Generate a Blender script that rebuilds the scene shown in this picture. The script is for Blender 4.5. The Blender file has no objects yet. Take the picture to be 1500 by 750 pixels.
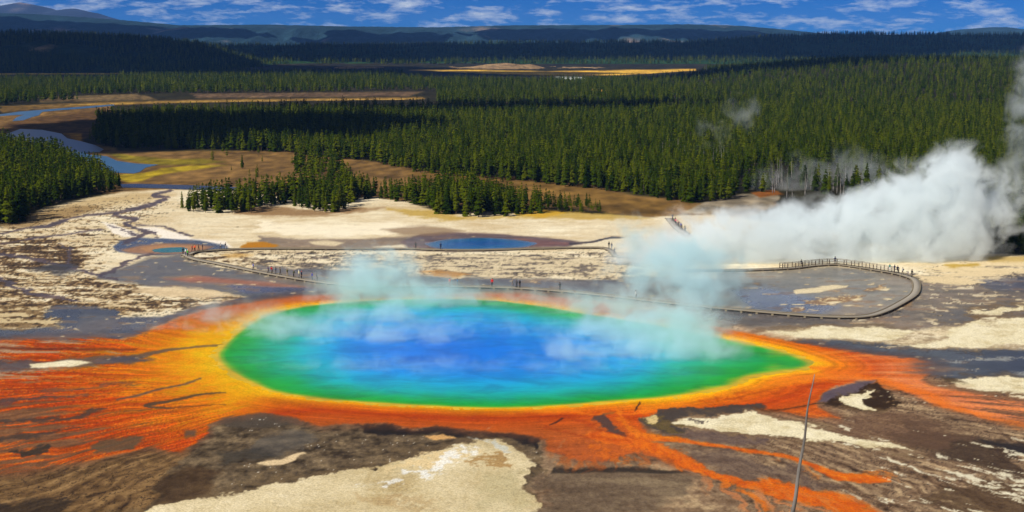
import bpy, bmesh, math, random
import numpy as np
from mathutils import Vector, Matrix

# ------------------------------------------------------------------ camera, sky, sun, exposure
scene = bpy.context.scene
COL = scene.collection
CAM_H = 57.7                                   # metres above the basin floor
FPX = 2028.0                                   # focal length in 1500-px-wide photo pixels
PITCH = math.atan(315.0 / FPX)
cam_data = bpy.data.cameras.new('camera')
cam_data.sensor_width = 36.0
cam_data.lens = FPX / 1500.0 * 36.0
cam_data.clip_start = 0.5
cam_data.clip_end = 90000.0
cam = bpy.data.objects.new('camera', cam_data)
cam.location = (0, 0, CAM_H)
cam.rotation_euler = (math.pi / 2 - PITCH, 0, 0)
COL.objects.link(cam)
scene.camera = cam

SUN_EL = math.radians(43.0)
SUN_AZ_VEC = Vector((-0.80, -0.60))            # horizontal direction towards the sun (left, a little behind)
SUN_AZ_VEC.normalize()
sun_dir = Vector((SUN_AZ_VEC.x * math.cos(SUN_EL), SUN_AZ_VEC.y * math.cos(SUN_EL), math.sin(SUN_EL)))

world = bpy.data.worlds.new('World')
scene.world = world
world.use_nodes = True
wn, wl = world.node_tree.nodes, world.node_tree.links
wn.clear()
w_out = wn.new('ShaderNodeOutputWorld')
w_bg = wn.new('ShaderNodeBackground')
w_bg.inputs['Strength'].default_value = 0.075
sky = wn.new('ShaderNodeTexSky')
sky.sky_type = 'NISHITA'
sky.sun_disc = False
sky.sun_elevation = SUN_EL
sky.sun_rotation = math.atan2(SUN_AZ_VEC.x, SUN_AZ_VEC.y)
sky.altitude = 2200
sky.air_density = 0.5
sky.dust_density = 0.0
sky.ozone_density = 10.0
w_hs = wn.new('ShaderNodeHueSaturation')
w_hs.inputs['Saturation'].default_value = 2.4
w_hs.inputs['Hue'].default_value = 0.518
w_hs.inputs['Value'].default_value = 0.66
wl.new(sky.outputs[0], w_hs.inputs['Color'])
# broken cloud layer: the direction is projected on a flat deck, so streaks flatten towards the horizon
tc = wn.new('ShaderNodeTexCoord')
sep = wn.new('ShaderNodeSeparateXYZ')
wl.new(tc.outputs['Generated'], sep.inputs[0])
mz = wn.new('ShaderNodeMath'); mz.operation = 'MAXIMUM'; mz.inputs[1].default_value = 0.0
wl.new(sep.outputs['Z'], mz.inputs[0])
az_ = wn.new('ShaderNodeMath'); az_.operation = 'ADD'; az_.inputs[1].default_value = 0.22
wl.new(mz.outputs[0], az_.inputs[0])
dvx = wn.new('ShaderNodeMath'); dvx.operation = 'DIVIDE'
dvy = wn.new('ShaderNodeMath'); dvy.operation = 'DIVIDE'
wl.new(sep.outputs['X'], dvx.inputs[0]); wl.new(az_.outputs[0], dvx.inputs[1])
wl.new(sep.outputs['Y'], dvy.inputs[0]); wl.new(az_.outputs[0], dvy.inputs[1])
cmb = wn.new('ShaderNodeCombineXYZ')
wl.new(dvx.outputs[0], cmb.inputs[0]); wl.new(dvy.outputs[0], cmb.inputs[1])
wnoise = wn.new('ShaderNodeTexNoise')
wnoise.inputs['Scale'].default_value = 7.5
wnoise.inputs['Detail'].default_value = 9
wnoise.inputs['Roughness'].default_value = 0.66
wnoise.inputs['Distortion'].default_value = 0.1
wl.new(cmb.outputs[0], wnoise.inputs['Vector'])
wramp = wn.new('ShaderNodeValToRGB')
wramp.color_ramp.elements[0].position = 0.48
wramp.color_ramp.elements[0].color = (0, 0, 0, 1)
wramp.color_ramp.elements[1].position = 0.72
wramp.color_ramp.elements[1].color = (1, 1, 1, 1)
wl.new(wnoise.outputs['Fac'], wramp.inputs[0])
wmix = wn.new('ShaderNodeMixRGB')
wmix.inputs['Color2'].default_value = (8.6, 9.2, 9.6, 1)
wl.new(wramp.outputs[0], wmix.inputs['Fac'])
wl.new(w_hs.outputs[0], wmix.inputs['Color1'])
wl.new(wmix.outputs[0], w_bg.inputs['Color'])
wl.new(w_bg.outputs[0], w_out.inputs['Surface'])

sun_data = bpy.data.lights.new('sun', 'SUN')
sun_data.energy = 4.6
sun_data.angle = math.radians(0.5)
sun_data.color = (1.0, 0.95, 0.86)
sun = bpy.data.objects.new('sun', sun_data)
sun.rotation_euler = (-sun_dir).to_track_quat('-Z', 'Y').to_euler()
sun.location = (-300, -200, 400)
COL.objects.link(sun)

scene.view_settings.view_transform = 'Standard'
scene.view_settings.look = 'None'
scene.view_settings.exposure = 0.30
scene.view_settings.gamma = 1.0
scene.view_settings.use_curve_mapping = False
cy = scene.cycles
cy.use_denoising = True
cy.max_bounces = 9
cy.diffuse_bounces = 2
cy.glossy_bounces = 2
cy.transmission_bounces = 2
cy.volume_bounces = 7
cy.transparent_max_bounces = 24
cy.volume_step_rate = 1.0
cy.volume_max_steps = 256
cy.caustics_reflective = False
cy.caustics_refractive = False

# ------------------------------------------------------------------ small toolbox
random.seed(7)
RNG = np.random.default_rng(11)
CT, ST = math.cos(PITCH), math.sin(PITCH)

def project(x, y, z=0.0):
    """plan position -> the survey sheet (photo pixels) used for tracing outlines on the basin floor"""
    dz = z - CAM_H
    zc = y * CT - dz * ST
    yc = y * ST + dz * CT
    return 750 + FPX * x / zc, 375 - FPX * yc / zc

def site(u, v, z=0.0):
    """survey-sheet position -> plan position on the level z"""
    a, b = (u - 750) / FPX, (375 - v) / FPX
    dy, dz = CT + b * ST, -ST + b * CT
    t = (z - CAM_H) / dz
    return Vector((a * t, dy * t, z))

def at(u, v, Y):
    a, b = (u - 750) / FPX, (375 - v) / FPX
    dy, dz = CT + b * ST, -ST + b * CT
    t = Y / dy
    return Vector((a * t, Y, CAM_H + dz * t))

_g = RNG.random(4096) * 2 * math.pi
_gx, _gy = np.cos(_g), np.sin(_g)

def gnoise(x, y, seed=0):
    xi = np.floor(x); yi = np.floor(y)
    fx = x - xi; fy = y - yi
    xi = xi.astype(np.int64); yi = yi.astype(np.int64)
    def h(a, b):
        k = (a * 374761393 + b * 668265263 + seed * 1274126177) & 0xffffffff
        k = ((k ^ (k >> 13)) * 1274126177) & 0xffffffff
        return (k ^ (k >> 16)) & 4095
    def gr(i, a, b):
        return _gx[i] * a + _gy[i] * b
    ux = fx * fx * fx * (fx * (fx * 6 - 15) + 10)
    uy = fy * fy * fy * (fy * (fy * 6 - 15) + 10)
    n00 = gr(h(xi, yi), fx, fy); n10 = gr(h(xi + 1, yi), fx - 1, fy)
    n01 = gr(h(xi, yi + 1), fx, fy - 1); n11 = gr(h(xi + 1, yi + 1), fx - 1, fy - 1)
    a = n00 + ux * (n10 - n00); b = n01 + ux * (n11 - n01)
    return (a + uy * (b - a)) * 1.5

def fbm(x, y, octv=4, seed=0, gain=0.5):
    s = 0; a = 1.0; t = 0
    for o in range(octv):
        s = s + a * gnoise(x, y, seed + o * 17)
        t += a; a *= gain; x = x * 2.03 + 11.3; y = y * 2.03 - 7.1
    return s / t * 1.35

def sm(a, b, x):
    t = np.clip((x - a) / (b - a), 0, 1)
    return t * t * (3 - 2 * t)

def lin(c):
    c = np.asarray(c, float) / 255.0
    return np.where(c <= 0.04045, c / 12.92, ((c + 0.055) / 1.055) ** 2.4)

def rgb(c, k=1.0):
    r = lin(c) * k
    return (float(r[0]), float(r[1]), float(r[2]), 1.0)

def poly_sd(poly, U, V):
    """signed distance (positive inside) to a closed outline"""
    out = np.full(U.shape, -1e3)
    P = np.asarray(poly, float)
    lo, hi = P.min(0) - 40, P.max(0) + 40
    idx = np.nonzero((U > lo[0]) & (U < hi[0]) & (V > lo[1]) & (V < hi[1]))[0]
    if len(idx) == 0:
        return out
    u, v = U[idx], V[idx]
    d2 = np.full(u.shape, 1e12); ins = np.zeros(u.shape, bool)
    n = len(P)
    for i in range(n):
        ax, ay = P[i]; bx, by = P[(i + 1) % n]
        ex, ey = bx - ax, by - ay
        L = ex * ex + ey * ey + 1e-9
        t = np.clip(((u - ax) * ex + (v - ay) * ey) / L, 0, 1)
        qx, qy = u - ax - t * ex, v - ay - t * ey
        d2 = np.minimum(d2, qx * qx + qy * qy)
        if by != ay:
            c = ((ay > v) != (by > v)) & (u < (v - ay) / (by - ay) * ex + ax)
            ins ^= c
    out[idx] = np.where(ins, 1, -1) * np.sqrt(d2)
    return out

def line_sd(pts, U, V):
    """pts: (u, v, half width); positive inside the band"""
    out = np.full(U.shape, -1e3)
    P = np.asarray(pts, float)
    lo, hi = P[:, :2].min(0) - 40, P[:, :2].max(0) + 40
    idx = np.nonzero((U > lo[0]) & (U < hi[0]) & (V > lo[1]) & (V < hi[1]))[0]
    if len(idx) == 0:
        return out
    u, v = U[idx], V[idx]
    best = np.full(u.shape, -1e3)
    for i in range(len(P) - 1):
        ax, ay, aw = P[i]; bx, by, bw = P[i + 1]
        ex, ey = bx - ax, by - ay
        L = ex * ex + ey * ey + 1e-9
        t = np.clip(((u - ax) * ex + (v - ay) * ey) / L, 0, 1)
        qx, qy = u - ax - t * ex, v - ay - t * ey
        best = np.maximum(best, aw + t * (bw - aw) - np.sqrt(qx * qx + qy * qy))
    out[idx] = best
    return out

def new_obj(name, mesh, parent=None, mat=None, **props):
    o = bpy.data.objects.new(name, mesh)
    COL.objects.link(o)
    if mat is not None and mesh is not None:
        mesh.materials.append(mat)
    if parent is not None:
        o.parent = parent
    for k, v in props.items():
        o[k] = v
    return o

def mesh_np(name, verts, faces, smooth=True):
    """verts (n,3), faces (m,k) with one k"""
    me = bpy.data.meshes.new(name)
    verts = np.ascontiguousarray(verts, dtype=np.float32)
    faces = np.ascontiguousarray(faces, dtype=np.int32)
    me.vertices.add(len(verts)); me.vertices.foreach_set('co', verts.ravel())
    m, k = faces.shape
    me.loops.add(m * k); me.loops.foreach_set('vertex_index', faces.ravel())
    me.polygons.add(m)
    me.polygons.foreach_set('loop_start', np.arange(0, m * k, k, dtype=np.int32))
    me.polygons.foreach_set('loop_total', np.full(m, k, dtype=np.int32))
    me.update(calc_edges=True)
    if smooth:
        me.shade_smooth()
    return me

def grid_faces(nr, nc):
    i = np.arange(nr - 1)[:, None] * nc + np.arange(nc - 1)[None, :]
    i = i.ravel()
    return np.stack([i, i + 1, i + nc + 1, i + nc], 1)

def set_col(me, name, rgbl):
    a = me.attributes.new(name, 'FLOAT_COLOR', 'POINT')
    c = np.ones((len(rgbl), 4), np.float32); c[:, :3] = rgbl
    a.data.foreach_set('color', c.ravel())

def set_val(me, name, val):
    a = me.attributes.new(name, 'FLOAT', 'POINT')
    a.data.foreach_set('value', np.ascontiguousarray(val, dtype=np.float32))

class Mat:
    def __init__(self, name):
        self.m = bpy.data.materials.new(name); self.m.use_nodes = True
        self.n = self.m.node_tree.nodes; self.l = self.m.node_tree.links
        self.n.clear()
        self.out = self.n.new('ShaderNodeOutputMaterial')
    def node(self, t, **kw):
        x = self.n.new(t)
        for k, v in kw.items():
            if hasattr(x, k): setattr(x, k, v)
            else: x.inputs[k.replace('_', ' ')].default_value = v
        return x
    def link(self, a, b): self.l.new(a, b)
    def math(self, op, a, b=None, c=None, clamp=False):
        x = self.n.new('ShaderNodeMath'); x.operation = op; x.use_clamp = clamp
        for i, q in enumerate((a, b, c)):
            if q is None: continue
            if isinstance(q, (int, float)): x.inputs[i].default_value = q
            else: self.l.new(q, x.inputs[i])
        return x.outputs[0]
    def mix(self, f, a, b, blend='MIX'):
        x = self.n.new('ShaderNodeMixRGB'); x.blend_type = blend
        for i, q in ((0, f), (1, a), (2, b)):
            if isinstance(q, (int, float)): x.inputs[i].default_value = q
            elif isinstance(q, tuple): x.inputs[i].default_value = q
            else: self.l.new(q, x.inputs[i])
        return x.outputs[0]
    def noise(self, scale, detail=4, rough=0.55, vec=None, dist=0.0):
        x = self.n.new('ShaderNodeTexNoise')
        x.inputs['Scale'].default_value = scale; x.inputs['Detail'].default_value = detail
        x.inputs['Roughness'].default_value = rough; x.inputs['Distortion'].default_value = dist
        if vec is not None: self.l.new(vec, x.inputs['Vector'])
        return x.outputs['Fac']
    def attr(self, name):
        x = self.n.new('ShaderNodeAttribute'); x.attribute_name = name
        return x
    def ramp(self, fac, stops):
        x = self.n.new('ShaderNodeValToRGB')
        e = x.color_ramp.elements
        while len(e) < len(stops): e.new(0.5)
        for i, (p, c) in enumerate(stops):
            e[i].position = p; e[i].color = c if len(c) == 4 else (*c, 1)
        self.l.new(fac, x.inputs[0])
        return x.outputs[0]
    def geo(self):
        return self.n.new('ShaderNodeNewGeometry').outputs['Position']
    def bump(self, h, strength, dist):
        x = self.n.new('ShaderNodeBump'); x.inputs['Strength'].default_value = strength
        x.inputs['Distance'].default_value = dist
        self.l.new(h, x.inputs['Height'])
        return x.outputs[0]
    def principled(self, base, rough=0.8, spec=0.3, normal=None):
        p = self.n.new('ShaderNodeBsdfPrincipled')
        for k, q in (('Base Color', base), ('Roughness', rough), ('Specular IOR Level', spec)):
            if isinstance(q, (int, float, tuple)): p.inputs[k].default_value = q
            else: self.l.new(q, p.inputs[k])
        if normal is not None: self.l.new(normal, p.inputs['Normal'])
        self.l.new(p.outputs[0], self.out.inputs['Surface'])
        return p

def plain(name, c, rough=0.8, spec=0.2, vary=0.25, scale=3.0):
    M = Mat(name)
    n = M.noise(scale, 4)
    a = tuple(x * (1 - vary) for x in c[:3]) + (1,)
    b = tuple(min(1, x * (1 + vary)) for x in c[:3]) + (1,)
    M.principled(M.mix(n, a, b), rough, spec)
    return M.m

def empty(name, loc=(0, 0, 0), rz=0.0, **props):
    o = bpy.data.objects.new(name, None)
    o.location = loc; o.rotation_euler = (0, 0, rz)
    o.empty_display_size = 0.5
    COL.objects.link(o)
    for k, v in props.items():
        o[k] = v
    return o

# ------------------------------------------------------------------ terrain heights
def terrain(x, y):
    x = np.asarray(x, float); y = np.asarray(y, float)
    z = np.maximum(0.0, 0.36 * (154 - y))
    z = np.where(y < -5, 57.2 + np.minimum(0.05 * (-5 - y), 12), z)
    z = z + 25 * sm(180, 520, x) * sm(1000, 1900, y) * (1 - sm(1950, 2900, y))
    z = z + 5 * sm(-50, 300, x) * sm(650, 1300, y) * (1 - sm(1700, 2900, y))
    return z

# ------------------------------------------------------------------ outlines traced on the survey sheet
POOL = [(318, 519), (326, 508), (345, 489), (375, 469), (410, 456), (450, 448), (500, 443), (570, 439), (640, 438), (720, 440),
        (790, 448), (860, 460), (930, 471), (990, 482), (1045, 493), (1095, 503), (1140, 513), (1172, 524), (1190, 533),
        (1176, 540), (1130, 546), (1095, 552), (1080, 562), (1040, 571), (990, 580), (940, 585), (890, 588), (830, 593),
        (760, 597), (690, 597), (620, 594), (550, 590), (490, 586), (440, 580), (400, 573), (368, 560), (342, 546), (325, 534)]
LAKE = [(622, 357), (650, 351), (700, 348), (745, 350), (788, 356), (770, 362), (720, 365), (660, 366), (635, 363)]
TEAL = [(222, 366), (240, 363), (268, 362), (276, 365), (268, 369), (240, 370), (226, 369)]

# ------------------------------------------------------------------ the ground sheet
def build_ground():
    inv = np.arange(1 / 158.0, 1 / 15000.0, -1.12e-5)
    ys = np.concatenate([np.linspace(-420, 150, 44), 1 / inv, [15500, 17000, 19000, 22000, 26000]])
    td = np.linspace(-0.41, 0.41, 1010)
    te = 0.41 + (np.linspace(0, 1, 36)[1:] ** 1.8) * 0.68
    ts = np.concatenate([-te[::-1], td, te])
    T, Yg = np.meshgrid(ts, ys)
    X = (T * np.maximum(Yg, 160)).ravel(); Y = Yg.ravel()
    Z = terrain(X, Y)
    Yc = np.maximum(Y, 120)
    U, V = project(X, Yc, 0.0)
    n = len(X)
    near = (Y > 140) & (Y < 760)

    def F(sx, sy, octv, seed, gain=0.5):
        o = np.zeros(n); o[near] = fbm(X[near] / sx, Y[near] / sy, octv, seed, gain); return o
    NA = F(6, 7, 5, 1); NA2 = F(6, 7, 5, 91); NB = F(1.6, 2.4, 4, 2); NC = F(22, 26, 4, 3); ND = F(0.7, 1.2, 3, 5)
    NS = F(14, 5, 5, 7)                         # cross-slope streaks
    NT = F(7, 4.5, 5, 8, 0.62)
    # warped survey coordinates for ragged outlines
    def warp(a, b=None):
        b = a if b is None else b
        return project(X + a * NA + 0.35 * a * NB, Yc + 1.6 * (b * NA2 + 0.35 * b * ND), 0.0)
    U1, V1 = warp(0.7); U2, V2 = warp(1.8); U3, V3 = warp(3.5)
    C = np.zeros((n, 3)); W = np.zeros(n)

    def paint(c, m, wet=None):
        nonlocal C, W
        c = np.asarray(c, float)
        C = C * (1 - m[:, None]) + c * m[:, None]
        if wet is not None:
            W = W * (1 - m) + wet * m
    def poly(pts, c, soft=2.0, w=2, wet=None, k=1.0, extra=None):
        u, v = ((U, V), (U1, V1), (U2, V2), (U3, V3))[w]
        s = poly_sd(pts, u, v)
        m = sm(-soft, soft, s) * k
        if extra is not None: m = m * extra
        paint(c, m, wet); return m
    def line(pts, c, soft=1.0, w=1, wet=None, k=1.0, extra=None):
        u, v = ((U, V), (U1, V1), (U2, V2), (U3, V3))[w]
        m = sm(-soft, soft, line_sd(pts, u, v)) * k
        if extra is not None: m = m * extra
        paint(c, m, wet); return m
    def ramp(t, stops):
        t = np.clip(t, stops[0][0], stops[-1][0])
        xs = [s[0] for s in stops]
        return np.stack([np.interp(t, xs, [s[1][i] for s in stops]) for i in range(3)], 1)

    # ---- far ground: forest floor
    C[:] = (58, 54, 30)
    far_n = fbm(X / 40, Y / 55, 4, 21) ; far_f = fbm(X / 7, Y / 14, 3, 22)
    C *= (1 + 0.35 * far_n + 0.25 * far_f)[:, None]
    hillside = Y < 150
    C[hillside] = np.array([118, 104, 66]) * (1 + 0.3 * far_f[hillside])[:, None]
    tan = np.array([136, 104, 58])
    def meadow(pts, c, soft=2.0, k=1.0, vary=0.3):
        u, v = project(X + 6 * far_n, Yc + 9 * far_n, 0.0)
        m = sm(-soft, soft, poly_sd(pts, u, v)) * k
        cc = np.asarray(c, float)[None, :] * (1 + vary * far_f + 0.2 * far_n)[:, None]
        nonlocal C
        C = C * (1 - m[:, None]) + cc * m[:, None]
    meadow([(-300, 176), (0, 168), (60, 160), (160, 153), (190, 175), (120, 206), (180, 221), (300, 220), (430, 222), (470, 228), (520, 231),
            (590, 243), (690, 256), (780, 262), (870, 272), (960, 286), (1030, 297), (1080, 296), (1130, 280), (1140, 300), (1090, 322), (960, 322),
            (880, 312), (700, 300), (500, 290), (250, 284), (150, 284), (60, 240), (-200, 230)], tan)
    meadow([(0, 184), (40, 175), (150, 160), (160, 195), (120, 205), (80, 195)], (104, 76, 42), 3)
    meadow([(600, 252), (760, 264), (900, 279), (1000, 298), (960, 318), (820, 303), (700, 292), (610, 282)], (134, 102, 50), 3)
    meadow([(150, 224), (180, 225), (235, 232), (290, 233), (335, 237), (290, 241), (235, 242), (185, 236), (160, 230)], (140, 124, 34), 1.5)
    meadow([(160, 256), (205, 254), (230, 247), (285, 242), (340, 241), (300, 247), (240, 255), (205, 266), (180, 268), (165, 262)], (170, 146, 34), 1.2)
    meadow([(90, 195), (120, 196), (125, 207), (100, 206)], (170, 120, 30), 1.5)
    meadow([(0, 156), (90, 151.5), (150, 149), (300, 145.5), (470, 143.5), (620, 141.5), (625, 145), (470, 147.5), (300, 150), (150, 155), (60, 160), (0, 165)], (124, 96, 48), .8)
    meadow([(100, 153), (240, 148.5), (400, 146), (620, 143.5), (620, 145.5), (400, 148), (240, 150.5), (100, 155)], (172, 136, 62), .6)
    meadow([(280, 137), (620, 134), (600, 141), (290, 144)], (118, 94, 68), 1.5)
    meadow([(60, 143), (200, 137), (230, 146), (60, 150)], (150, 122, 80), 1.5, 0.8)
    meadow([(-40, 106), (180, 104.6), (180, 108.5), (-40, 110)], (214, 172, 70), .5)
    meadow([(600, 103), (700, 102.5), (800, 104.5), (1018, 101), (1022, 107.5), (950, 110), (880, 112), (800, 111.5), (700, 107)], (226, 176, 62), .5, 1, .12)
    meadow([(815, 113), (855, 114), (862, 118), (825, 118)], (190, 196, 190), .8, 1, .1)
    meadow([(868, 132), (892, 132), (892, 137), (870, 137)], (226, 176, 62), .5)
    meadow([(1040, 292), (1085, 284), (1140, 286), (1130, 305), (1060, 312), (1010, 310)], (150, 136, 112), 2)
    meadow([(1100, 282), (1140, 276), (1150, 284), (1110, 290)], (150, 90, 36), 2)

    # ---- the sinter basin
    basin = [(-400, 330), (0, 331), (36, 326), (60, 306), (110, 293), (180, 281), (250, 277), (330, 278), (420, 289), (460, 300), (500, 292), (540, 288), (600, 296),
             (650, 312), (760, 310), (860, 313), (950, 318), (1040, 314), (1180, 330), (1300, 360), (1420, 372), (1500, 373), (2000, 385), (2600, 1400), (-1600, 1400)]
    cream = np.array([240, 229, 198.0]); tan_s = np.array([210, 186, 142.0]); umber = np.array([112, 86, 58.0])
    t = np.clip(0.5 + 0.55 * NC + 0.35 * NS + 0.2 * NB, 0, 1)
    base = cream * t[:, None] + tan_s * (1 - t[:, None])
    mB = sm(-2, 2, poly_sd(basin, U2, V2) + 0)
    mB = np.where((V > 420) & (Y > 150), 1.0, mB)
    C = C * (1 - mB[:, None]) + base * mB[:, None]
    # worn rims against the trees: ochre and rust fringes
    poly([(330, 306), (400, 302), (440, 306), (480, 310), (520, 303), (560, 305), (500, 314), (420, 318), (350, 314)], (150, 112, 70), 3, 3, k=.8)
    poly([(560, 305), (640, 308), (680, 318), (760, 316), (830, 309), (900, 314), (960, 320), (870, 322), (760, 319), (660, 323), (600, 316)], (196, 160, 66), 2.5, 3, k=.75)
    poly([(745, 306), (800, 307), (830, 311), (800, 318), (755, 316)], (214, 166, 44), 2, 2, k=.8)
    poly([(60, 306), (130, 291), (200, 282), (260, 285), (190, 300), (110, 313), (40, 330)], (196, 166, 112), 4, 3, k=.6)
    poly([(0, 318), (60, 310), (120, 300), (150, 305), (90, 322), (40, 334), (0, 335)], (150, 118, 72), 3, 3, k=.6)
    # general mottling: how much of the pale crust is stained in each district
    D = np.full(n, 0.10)
    def dist(pts, val, soft=15):
        nonlocal D
        m = sm(-soft, soft, poly_sd(pts, U, V)); D = D * (1 - m) + val * m
    dist([(-400, 300), (60, 310), (200, 290), (260, 300), (180, 345), (150, 400), (110, 420), (-400, 430)], .38, 12)
    dist([(-400, 345), (70, 350), (130, 372), (120, 392), (60, 398), (-400, 400)], .64, 8)
    dist([(-400, 400), (120, 405), (250, 424), (380, 434), (330, 450), (180, 466), (100, 480), (-400, 482)], .52, 6)
    dist([(250, 370), (420, 366), (620, 372), (930, 368), (960, 410), (600, 405), (430, 402), (300, 384)], .48, 6)
    dist([(380, 300), (640, 325), (900, 312), (1000, 330), (860, 360), (640, 345), (380, 345)], .06, 8)
    dist([(1340, 400), (1420, 380), (1600, 380), (1600, 470), (1345, 475)], .52, 8)
    dist([(1060, 400), (1340, 400), (1340, 470), (1000, 480)], .85, 8)
    mott = 0.5 + 0.55 * (0.65 * NT + 0.40 * NS + 0.35 * NB + .15 * ND)
    stain = sm(-0.16, 0.14, D - mott) * mB
    gsel = sm(300, 420, U)[:, None]
    warm = ramp(D - mott, [(-.3, (236, 222, 186)), (-.12, (204, 176, 124)), (.0, (150, 118, 76)), (.12, (112, 86, 58)), (.35, (82, 64, 46)), (.7, (96, 82, 66))])
    cool = ramp(D - mott, [(-.3, (240, 228, 196)), (-.12, (206, 184, 144)), (.0, (156, 138, 114)), (.12, (126, 114, 102)), (.5, (112, 108, 106))])
    dcol = (warm * (1 - gsel) + cool * gsel) * (1 + .18 * NB + .16 * ND)[:, None]
    C = C * (1 - stain[:, None]) + dcol * stain[:, None]
    W = np.maximum(W, sm(.0, .2, D - mott) * mB * .4)
    # hair-thin cracks and rills in the crust
    rill = np.abs(F(9, 6, 5, 35, .62))
    C = C * (1 - (sm(.05, .01, rill) * mB * near * .45 * sm(.05, .3, D))[:, None] * .9)

    slate = (104, 108, 118); wetgrey = (124, 119, 110)
    # pale crust bands
    poly([(372, 322), (420, 326), (500, 331), (570, 325), (622, 331), (636, 337), (580, 343), (500, 346), (420, 344), (376, 336)], (242, 230, 200), 3, 3, k=.9)
    poly([(820, 352), (900, 349), (960, 346), (1010, 352), (960, 366), (880, 362), (820, 362)], (226, 212, 178), 2.5, 2)
    poly([(150, 325), (166, 328), (192, 338), (208, 346), (182, 347), (165, 341)], (238, 228, 210), 1.5, 1)
    poly([(200, 333), (230, 333), (262, 342), (284, 350), (330, 353), (342, 362), (318, 361), (290, 353), (230, 350), (236, 345), (215, 338)], (240, 230, 212), 1.5, 1)
    # wet flats; their grey-blue tones hold sky reflection painted into the colour
    poly([(150, 398), (180, 392), (215, 378), (262, 373), (300, 386), (380, 402), (470, 416), (505, 420), (505, 436), (430, 431), (372, 438), (330, 430), (250, 421),
          (180, 414), (142, 408)], wetgrey, 3, 2, .85)
    poly([(240, 409), (290, 404), (345, 409), (420, 416), (480, 424), (400, 421), (330, 415), (280, 414)], (186, 112, 78), 3, 1, .7, .85)
    poly([(330, 418), (420, 420), (500, 424), (500, 436), (430, 428), (360, 430)], (86, 92, 128), 3, 1, .95, .8)
    poly([(185, 424), (250, 420), (312, 424), (346, 431), (300, 437), (230, 433)], (224, 200, 158), 2, 2, .0, .9)
    poly([(375, 388), (420, 392), (480, 395), (560, 398), (650, 406), (780, 408), (870, 411), (960, 405), (1060, 410), (1120, 420), (1105, 470), (1040, 480), (960, 452), (860, 440),
          (760, 430), (600, 428), (500, 424), (430, 407), (380, 398)], (128, 122, 114), 3, 2, .9, .95)
    poly([(560, 381), (620, 374), (700, 371), (760, 373), (830, 376), (890, 383), (925, 394), (895, 403), (850, 407), (820, 398), (770, 402), (700, 408), (655, 406), (650, 395), (600, 391), (570, 388)],
         (216, 198, 160), 2, 3, .0, .8, 1 - stain * .8)
    poly([(380, 346), (430, 350), (520, 351), (600, 346), (640, 341), (720, 343), (800, 348), (850, 354), (830, 363), (640, 366), (520, 366), (400, 366), (380, 362)], (146, 126, 106), 2, 2, .6, .85)
    poly([(452, 354), (480, 352), (505, 356), (490, 360), (462, 359)], (220, 202, 164), 1.5, 1, 0)
    poly([(545, 362), (600, 357), (640, 362), (600, 365)], (222, 208, 176), 1.2, 1, 0)
    poly([(352, 362), (362, 355), (386, 354), (410, 360), (400, 364), (360, 365)], (196, 130, 28), 1.5, 1, .2)
    poly([(320, 372), (350, 370), (372, 375), (340, 378)], (206, 160, 84), 2, 2, .2, .7)
    poly([(610, 398), (640, 396), (700, 402), (650, 406)], (196, 140, 70), 2, 2, .3, .8)
    # left small spring
    poly([(166, 362), (175, 353), (200, 348), (250, 350), (290, 352), (332, 359), (335, 366), (300, 370), (262, 373), (230, 374), (200, 372), (174, 369)], (92, 104, 126), 1.5, 1, .9)
    poly([(178, 366), (205, 359), (240, 356), (280, 357), (312, 361), (300, 368), (260, 372), (215, 372), (188, 370)], (176, 128, 92), 2, 1, .5, .95)
    poly([(205, 363), (240, 359), (290, 360), (300, 364), (262, 368), (215, 369)], (196, 146, 98), 2, 1, .4, .7)
    # middle blue spring, stained rim
    poly([(585, 354), (620, 343), (660, 340), (720, 342), (780, 347), (835, 352), (852, 358), (800, 362), (740, 367), (660, 369), (605, 366)], (128, 104, 100), 2, 1, .6)
    poly([(755, 349), (800, 352), (838, 356), (830, 360), (790, 360)], (164, 104, 88), 2, 1, .6, .8)
    poly([(560, 336), (620, 330), (680, 338), (640, 345), (590, 345)], (150, 122, 92), 3, 2, .3, .7)
    line([(835, 357, 1.6), (870, 354, 1.4), (895, 348, 2), (912, 348, .8)], (88, 74, 74), .8, 1, .6)
    # drainage channels across the pale flat
    ch = (98, 84, 92)
    for pts in ([(250, 279, 2), (226, 285, 2.4), (243, 291, 3), (224, 299, 3), (197, 306, 2.6), (176, 311, 2.2), (165, 315, 1.6), (192, 319, 2.6), (201, 322, 2.4), (184, 328, 2), (196, 333, 2), (217, 341, 2.6), (196, 350, 3), (180, 356, 3)],
                [(176, 311, 1.8), (130, 315, 1.4), (101, 320, 1.6), (84, 327, 2.8), (70, 331, 1.8), (40, 334, 1.2), (10, 341, 1.2), (-10, 344, 1)],
                [(217, 341, 2.2), (226, 340, 1.6), (229, 348, 1)], [(160, 330, 1), (178, 336, 1.2), (190, 342, 1.6), (200, 345, 1.4)],
                [(200, 330, 1), (236, 331, 1.1), (252, 336, 1.2), (266, 343, 2), (282, 346, 1.2)], [(0, 359, 1), (40, 350, 1.2), (100, 343, 1), (150, 335, .8)],
                [(150, 403, 3), (170, 394, 2.6), (190, 382, 2), (205, 376, 1.8), (228, 372, 1.6)], [(90, 356, 1), (104, 366, 2), (100, 378, 1.8), (106, 388, 1.4), (96, 398, 1.2)],
                [(0, 372, 2), (60, 381, 2), (120, 396, 2), (170, 410, 2)], [(0, 408, 3), (20, 418, 4), (50, 430, 3), (110, 440, 2)]):
        line(pts, ch, 1.0, 2, .6, .9)
    poly([(60, 388), (105, 386), (115, 398), (90, 404), (40, 396)], (78, 80, 88), 3, 3, .6, .7)
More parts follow.
